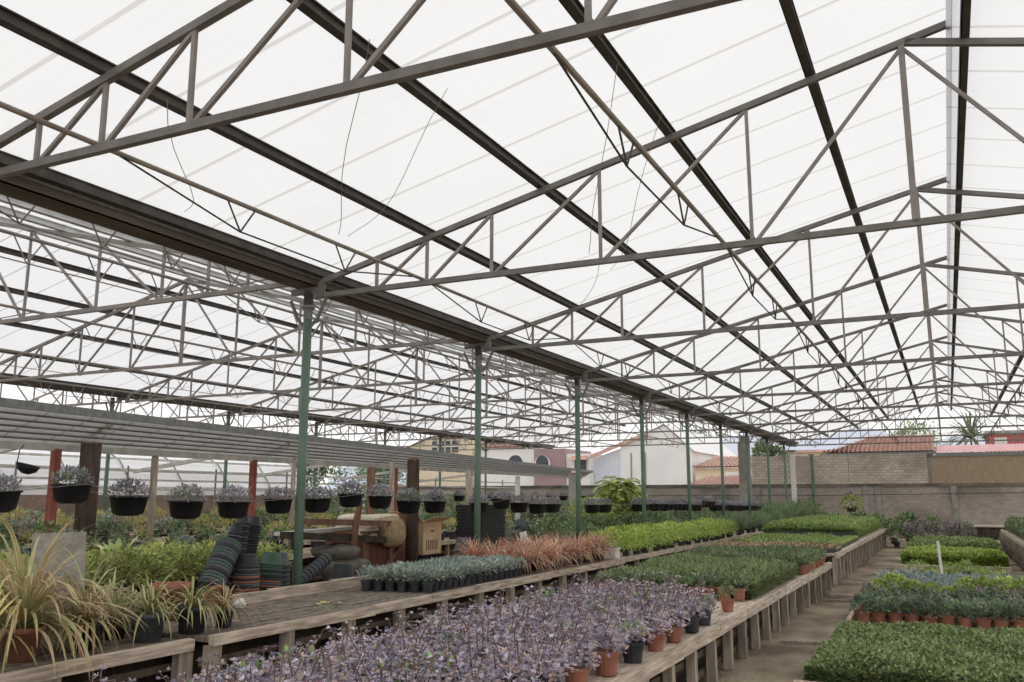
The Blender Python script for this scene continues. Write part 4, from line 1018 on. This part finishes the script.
for i, (y, z) in enumerate(far):
    HB.put(R.choice((0, 1, 2, 4)), (-7.85, y, z), U(-.3, .3), U(.95, 1.1), 'black bowl in the distant crowded row of hanging bowls, %s along' % nth(i), 'distant hanging bowls')
for s, nm in ((-1, 'rear'), (1, 'front')):
    a = MB(); a.tube([(-7.82 + s * .215, 4.0, 1.72)] + [(-7.82 + s * .215, y, z - .005) for y, z in hp + far] + [(-7.82 + s * .215, 43.5, 1.4)], .003, 5)
    tag(a.build('carrier_wire', M['galv']), nm + ' wire that carries the row of hanging bowls', 'wire', 'wires carrying the bowls')
for i in range(15):
    HB.put(i, (-15.5 + .1 * math.sin(i), 26.0 + 1.35 * i, 1.75), 0, 1.05, 'dark bowl on the distant second wire deep in the side bay, %s along' % nth(i), 'bowls on the second wire')
a = MB(); a.tube([(-15.72, 24, 1.745), (-15.72, 48, 1.745)], .006, 5); a.tube([(-15.28, 24, 1.745), (-15.28, 48, 1.745)], .006, 5); tag(a.build('carrier_wire', M['wire']), 'pair of wires carrying the distant second row of bowls', 'wire')
r = thing('tilted_hanging_pot', 'black pot hanging tilted from a hook in front of the white tunnel', 'hanging pot', (-14.2, 10.1, 2.25)); r.rotation_euler = (.0, .25, .6)
a = MB(); a.lathe([(.06, -.16), (.16, -.1), (.2, .0), (.18, .0), (.1, -.1)], 16); a.build('bowl', M['bowlpot'], r, True)
a = MB(); a.tube([(-.19, 0, 0), (-.22, 0, .2), (-.18, 0, .3)], .01, 5); a.build('hook', M['wire'], r)

# ------------------------------------------------------------------ pot stacks
def pallet(label, x0, x1, y0, y1, z):
    r = thing('wooden_pallet', label, 'pallet')
    a = MB(); n = 6
    for i in range(n):
        ya = y0 + (y1 - y0) * i / n; a.box(x0, x1, ya + .01, ya + (y1 - y0) / n - .01, z - .03, z, j=.003)
    a.build('deck_slats', M['wood_leg'], r)
    for y in (y0 + .08, (y0 + y1) / 2, y1 - .08):
        a = MB(); a.box(x0, x1, y - .05, y + .05, 0, z - .03); a.build('bearer', M['wood_dark'], r)
    return r
pallet('low pallet under the stacks of empty pots', -8.55, -7.64, 7.9, 9.9, .42)
def potproto(mat_, r_, h_):
    a = MB(); a.lathe([(r_ * .68, 0), (r_ * .93, h_ * .86), (r_ + .006, h_ * .86), (r_ + .006, h_), (r_ * .92, h_), (r_ * .64, .015)], 16); a.lathe([(r_ * .64, .015), (.001, .014)], 16, caps=(False, False))
    o = a.build('empty_pot', mat_, None, True); tag(o, 'x', 'pot'); return o
def stack(label, n, base, direc, pitch, r_, h_, mats, invert, grp):
    protos = {}
    d = Vector(direc).normalized(); q = Vector((0, 0, 1)).rotation_difference(-d if invert else d)
    for i in range(n):
        m = mats[i % len(mats)] if isinstance(mats, list) else mats
        p = Vector(base) + d * (pitch * i + (h_ if invert else 0))
        if m not in protos: o = protos[m] = potproto(M[m], r_, h_)
        else: o = protos[m].copy(); col.objects.link(o)
        o.location = p; o.rotation_mode = 'QUATERNION'; o.rotation_quaternion = q
        o['label'] = '%s, %s pot up' % (label, nth(i)) if n > 1 else label; o['group'] = grp
mixed = ['blackpot', 'greypot', 'blackpot', 'terra', 'blackpot', 'blackpot', 'terra', 'greypot', 'blackpot', 'greypot', 'greypot']
stack('upturned pot with rusty bands in the upright stack', 15, (-7.88, 8.66, .42), (0, 0, 1), .03, .155, .16, ['blackpot', 'greypot', 'blackpot', 'greypot', 'terra', 'terra', 'blackpot', 'greypot', 'terra', 'blackpot', 'terra', 'greypot', 'blackpot', 'greypot', 'blackpot'], True, 'upright pot stack')
stack('upturned pot in the green-topped stack', 15, (-7.9, 9.06, .42), (.02, .1, 1), .03, .155, .16, ['blackpot', 'blackpot', 'greypot', 'blackpot', 'blackpot', 'terra', 'greypot', 'terra', 'blackpot', 'blackpot', 'greenpot', 'blackpot', 'greenpot', 'greenpot', 'greenpot'], True, 'green-topped pot stack')
stack('upturned dark pot in the stack beside the green post', 14, (-8.02, 9.42, .42), (.04, -.06, 1), .03, .14, .16, ['blackpot', 'greypot'], True, 'stack beside the post')
stack('dusty pot in the long leaning stack', 15, (-7.95, 8.02, .46), (-.12, .55, .72), .043, .155, .24, ['blackpot', 'greypot', 'greenpot', 'greypot'], False, 'leaning pot stack')
stack('small grey pot in the front tall thin stack', 24, (-8.25, 8.62, .42), (.02, .22, 1), .036, .085, .13, ['greypot', 'blackpot'], True, 'front thin stack')
stack('small dark pot in the middle tall thin stack', 27, (-8.3, 8.9, .42), (.0, .1, 1), .036, .09, .13, ['blackpot', 'greypot'], True, 'middle thin stack')
stack('small dark pot in the rear tall thin stack', 26, (-8.35, 9.12, .42), (.0, .16, 1), .036, .09, .13, ['blackpot'], True, 'rear thin stack')
stack('small grey pot in the slanted stack past the post', 17, (-8.0, 9.7, .52), (-.05, .86, .36), .042, .085, .13, ['greypot', 'blackpot'], False, 'slanted pot stack')
r = thing('support_crate', 'dark wooden box under the slanted pot stack', 'crate', (-8.05, 10.1, 0)); a = MB(); a.box(-.2, .2, -.35, .3, 0, .42); a.build('crate_body', M['wood_dark'], r); a = MB(); a.box(-.22, .22, -.37, .32, .38, .44); a.build('crate_lid', M['wood_leg'], r)
stack('wide grey tub in the low pile before the sacks', 4, (-8.0, 10.75, .3), (0, .1, 1), .06, .2, .26, ['greypot', 'blackpot'], True, 'wide tubs')
r = thing('support_crate', 'dark wooden box under the wide grey tubs', 'crate', (-8.0, 10.8, 0)); a = MB(); a.box(-.25, .25, -.25, .25, 0, .26); a.build('crate_body', M['wood_dark'], r); a = MB(); a.box(-.27, .27, -.27, .27, .24, .3); a.build('crate_lid', M['wood_leg'], r)
stack('dark pot in the stack beside the cardboard box', 12, (-8.5, 15.3, .0), (0, 0, 1), .06, .2, .26, ['blackpot', 'greypot'], True, 'stack beside the box')
stack('black pot in the pile under the cardboard box', 5, (-8.95, 14.35, .0), (0, 0, 1), .1, .3, .26, ['blackpot'], True, 'pots under the box')
stack('dark pot in a stack lying by the tray tower', 9, (-8.7, 18.2, .9), (-.3, .8, .25), .06, .12, .2, ['blackpot', 'greypot'], False, 'first lying stack')
stack('dark pot in the second stack lying by the tray tower', 9, (-8.9, 18.7, 1.0), (-.1, .9, -.1), .06, .12, .2, ['greypot', 'blackpot'], False, 'second lying stack')

# ------------------------------------------------------------------ clutter by the post: cabinet, planks, sacks, box, trays
pallet('pallet under the red-brown cabinet', -9.6, -8.7, 11.8, 13.95, .12)
r = thing('board_cabinet', 'red-brown board cabinet standing among the sacks', 'cabinet', (-9.15, 13.1, .12))
a = MB(); a.box(-.4, .4, -.75, .75, 0, .98); a.build('carcass', M['wood_red'], r)
for y in (-.72, .0, .72): 
    a = MB(); a.box(.4, .44, y - .05, y + .05, 0, .98); a.build('batten', M['wood_brown'], r)
a = MB(); a.bar((.43, -.7, .1), (.43, .65, .9), .03, .08); a.build('brace_board', M['wood_brown'], r)
a = MB(); a.box(-.45, .46, -.8, .8, .98, 1.02); a.build('top_board', M['wood_brown'], r)
for i, (p, q, wd, h, m, lb) in enumerate((((-8.6, 10.6, 1.34), (-8.6, 13.2, 1.24), .22, .09, 'wood_brown', 'upper brown plank laid over the cabinet'), ((-8.6, 10.2, 1.16), (-8.62, 12.9, .98), .2, .1, 'wood_dark', 'lower dark plank slanting under the upper one'), ((-8.82, 10.3, 1.17), (-8.85, 12.0, 1.2), .16, .05, 'white_timber', 'thin pale plank lying beside the brown planks'))):
    a = MB(); a.bar(p, q, wd, h); tag(a.build('loose_board', M[m]), lb, 'plank')
def blob(prof_seed, sx, sy, sz, mt, name='bulk', n=18, rows=9, lump=.12):
    a = MB(); vs = []; fs = []; rr = random.Random(prof_seed); ph = [rr.uniform(0, 6) for _ in range(6)]
    for i in range(rows + 1):
        el = -PI / 2 + PI * i / rows
        for k in range(n):
            az = 2 * PI * k / n; f = 1 + lump * (math.sin(3 * az + ph[0] + el) * .6 + math.sin(5 * az + ph[1]) * .4 * math.cos(el) + .5 * math.sin(4 * el + ph[2]))
            ce = abs(math.cos(el)) ** .6; se = math.copysign(abs(math.sin(el)) ** .75, math.sin(el))
            vs.append((sx * ce * math.cos(az) * f, sy * ce * math.sin(az) * f, sz + sz * se * f))
    for i in range(rows):
        for k in range(n): fs.append((i * n + k, i * n + (k + 1) % n, (i + 1) * n + (k + 1) % n, (i + 1) * n + k))
    return a.add(vs, fs)
def sack(name, label, cat, loc, s, mt, seed, rz=0, lump=.12):
    r = thing(name, label, cat, loc, rz); blob(seed, *s, mt, lump=lump).build('bulk', M[mt], r, True); return r
r = sack('woven_sack', 'bulging tan woven sack on the planks', 'sack', (-8.6, 12.95, .86), (.21, .31, .25), 'sack', 3, .1, .06)
a = MB(); a.tube([(.0, -.28, .28), (.02, -.36, .32), (.0, -.4, .41)], [.06, .05, .09], 8); a.build('tied_neck', M['sack'], r)
r = sack('cream_tarp', 'crumpled cream tarpaulin heaped over the cabinet top', 'tarpaulin', (-9.15, 12.95, 1.14), (.38, .8, .13), 'tarp', 5, 0, .24)
a = MB(); a.add([(.3, -.7, .08), (.4, -.2, .05), (.41, .5, .06), (.46, .45, -.1), (.44, -.3, -.12), (.36, -.75, -.05)], [(0, 1, 4, 5), (1, 2, 3, 4)]); a.build('hem', M['tarp'], r)
for i, (x, y, z, sx, sy, sz, sd) in enumerate(((-8.6, 11.55, .0, .33, .5, .2, 1), (-8.62, 11.6, .38, .32, .48, .2, 2), (-8.65, 11.5, .74, .28, .4, .12, 8))):
    r = sack('grey_sack', 'grey sack in the pile by the cabinet, %s from the bottom' % nth(i), 'sack', (x, y, z), (sx, sy, sz), 'greysack', sd, 0, .2)
    r['group'] = 'grey sacks'; a = MB(); a.bar((sx * .9, -sy * .5, sz), (sx * .95, sy * .5, sz), .02, .03); a.build('seam', M['wood_brown'], r)
r = sack('white_bag', 'small crumpled white bag at the corner of the bench', 'bag', (-7.15, 11.0, .5), (.12, .14, .11), 'white', 9, 0, .2)
a = MB(); a.tube([(0, 0, .2), (.03, .03, .27)], [.03, .05], 7); a.build('twisted_top', M['white'], r)
# cardboard box
r = thing('cardboard_box', 'open cardboard box with flaps standing on black pots', 'box', (-8.95, 14.35, .66), .05)
a = MB(); W_, D_, H_ = .3, .36, .58
for x0, x1, y0, y1 in ((-W_, -W_ + .01, -D_, D_), (W_ - .01, W_, -D_, D_), (-W_, W_, -D_, -D_ + .01), (-W_, W_, D_ - .01, D_)): a.box(x0, x1, y0, y1, 0, H_)
a.box(-W_, W_, -D_, D_, 0, .01); a.build('carton', M['card'], r)
for nm, vs in (('f', [(W_, -D_, H_), (W_, D_, H_), (W_ + .22, D_, H_ + .08), (W_ + .22, -D_, H_ + .1)]), ('f', [(-W_, -D_, H_), (-W_, D_, H_), (-W_ - .18, D_, H_ + .14), (-W_ - .18, -D_, H_ + .14)]), ('f', [(-W_, D_, H_), (W_, D_, H_), (W_, D_ + .26, H_ - .12), (-W_, D_ + .26, H_ - .1)]), ('f', [(-W_, -D_, H_), (W_, -D_, H_), (W_, -D_ - .25, H_ + .16), (-W_, -D_ - .25, H_ + .2)])):
    a = MB(); a.add(vs + [(v[0], v[1], v[2] + .012) for v in vs], [(3, 2, 1, 0), (4, 5, 6, 7), (0, 1, 5, 4), (1, 2, 6, 5), (2, 3, 7, 6), (3, 0, 4, 7)]); a.build('flap', M['card'], r)
a = MB(); a.box(W_, W_ + .003, -.06, .06, .4, .44)
for i in range(6): a.box(W_, W_ + .003, -.24 + .08 * i, -.2 + .08 * i, .08, .26)
a.build('printed_mark', M['print'], r)
# tray tower
tp = None
for i in range(22):
    if tp is None:
        a = MB(); 
        for x0, x1, y0, y1 in ((-.3, -.285, -.55, .55), (.285, .3, -.55, .55), (-.3, .3, -.55, -.535), (-.3, .3, .535, .55)): a.box(x0, x1, y0, y1, 0, .065)
        a.box(-.31, .31, -.56, .56, .052, .058); a.box(-.29, .29, -.54, .54, 0, .01); tp = o = a.build('plant_tray', M['bowlpot']); tag(o, 'x', 'tray')
    else: o = tp.copy(); col.objects.link(o)
    o.location = (-9.0 + U(-.015, .015), 16.95 + U(-.02, .02), .07 * i); o['label'] = 'black plastic tray in the tall tray tower, %s from the bottom' % nth(i); o['group'] = 'black tray tower'
r = sack('rag_heap', 'heap of pale rags beside the tray tower', 'rags', (-8.9, 18.3, .55), (.3, .5, .2), 'greysack', 21, 0, .2); a = MB(); a.add([(.27, -.25, .36), (.28, .1, .4), (.33, .15, .15), (.33, -.2, .1)], [(0, 1, 2, 3)]); a.build('pale_cloth', M['white'], r)
pallet('pallet stack under the pale rags', -9.3, -8.5, 17.8, 19.8, .55)

# ------------------------------------------------------------------ side bay: tables of potted plants
bench('pallet_table', 'low pallet table of yellow-green plants behind the near bench', -9.9, -8.5, 6.2, 10.4, .45, 1.2)
CH = Proto('yellow_green_plant', 'potted plant', 4, bush(C['chart'], 420, .26, .24, .062, .034, low=-.5, pr_=.1, ph_=.17))
k = 0
for j in range(10):
    for i in range(3):
        CH.put(k, (-8.8 - .38 * i + U(-.05, .05), 6.35 + .42 * j + U(-.05, .05), .452), U(0, 6), U(1.0, 1.3), 'yellow-green leafy plant on low pallet table, %s along, %s row back' % (nth(j), nth(i)), 'yellow-green plants on the pallet table'); k += 1
r = thing('broad_leaf_plant', 'broad pale-green leaf plant standing above the yellow-green plants', 'potted plant', (-9.74, 8.3, .452))
a = MB(); pot_shape(a, .14, .3, n=12); a.build('pot', [M['blackpot'], M['soil']], r)
a = MB()
for q in range(7): c = jit(rgb(168, 186, 118)); a.blade((0, 0, .27), dirv(U(0, 6.3), U(1.0, 1.45)), U(.4, .62), .14, .8, jit(rgb(120, 146, 80)), c, 7)
a.build('foliage', M['fol'], r)
MIX = [Proto('dark_potted_shrub', 'potted plant', 3, bush(C['shrub'], 240, .24, .22, .08, .04, pr_=.13, ph_=.22)),
       Proto('grey_potted_shrub', 'potted plant', 2, bush(C['silver'] + C['needle'], 240, .25, .2, .08, .03, pr_=.13, ph_=.22)),
       Proto('ochre_tufted_plant', 'potted plant', 2, bush(C['ochre'] + C['chart'][:2], 240, .25, .25, .1, .03, pr_=.13, ph_=.22))]
tables = [(-12.6, -11.3, 6.5, 24.0, .62, 'first'), (-15.2, -13.9, 7.5, 32.0, .66, 'second'), (-18.2, -16.9, 9.0, 40.0, .7, 'third'), (-21.6, -20.2, 10.5, 46.0, .75, 'fourth')]
names = ['dark green shrub', 'grey-green shrub', 'ochre tufted plant']
for t, (x0, x1, y0, y1, z, nm) in enumerate(tables):
    bench('plank_table', 'long plank table of pots in the side bay, %s back from the hanging bowls' % nm, x0, x1, y0, y1, z, 1.4)
    step = (.62, .8, 1.0, 1.15)[t]; n = int((y1 - y0) / step)
    for j in range(n):
        for i in range(2):
            w_ = R.choice((0, 0, 0, 1, 2)) if t < 3 else R.choice((0, 2, 2, 1))
            MIX[w_].put(R.randrange(3), (x1 - .3 - .62 * i + U(-.08, .08), y0 + .3 + step * j + U(-.1, .1), z + .002), U(0, 6), U(.6, 1.0) * (1 + .1 * t),
                        '%s in pot, %s side bay table, %s along, %s row' % (names[w_], nm, nth(j), ('front', 'back')[i]), 'pots on the %s table' % nm)
# shrub hedge pieces in front of the side walls
HG = Proto('clipped_hedge_shrub', 'shrub', 3, bush(C['shrub'], 700, .9, .65, .16, .09, low=-.8, pr_=.3, ph_=.35))
for i in range(7):
    HG.put(i, (-25.6 + U(-.3, .3), 32 + 2.6 * i, 0), U(0, 6), U(1.2, 1.6), 'rounded dark shrub along low brick side wall, %s from the near end' % nth(i), 'shrubs along the side wall')
for i in range(11):
    HG.put(i, (-24.5 + 1.75 * i, 50.3 + U(-.3, .3), 0), U(0, 6), U(.9, 1.35), 'rounded shrub below the end wall in the side bay, %s from corner' % nth(i), 'shrubs at the end wall')
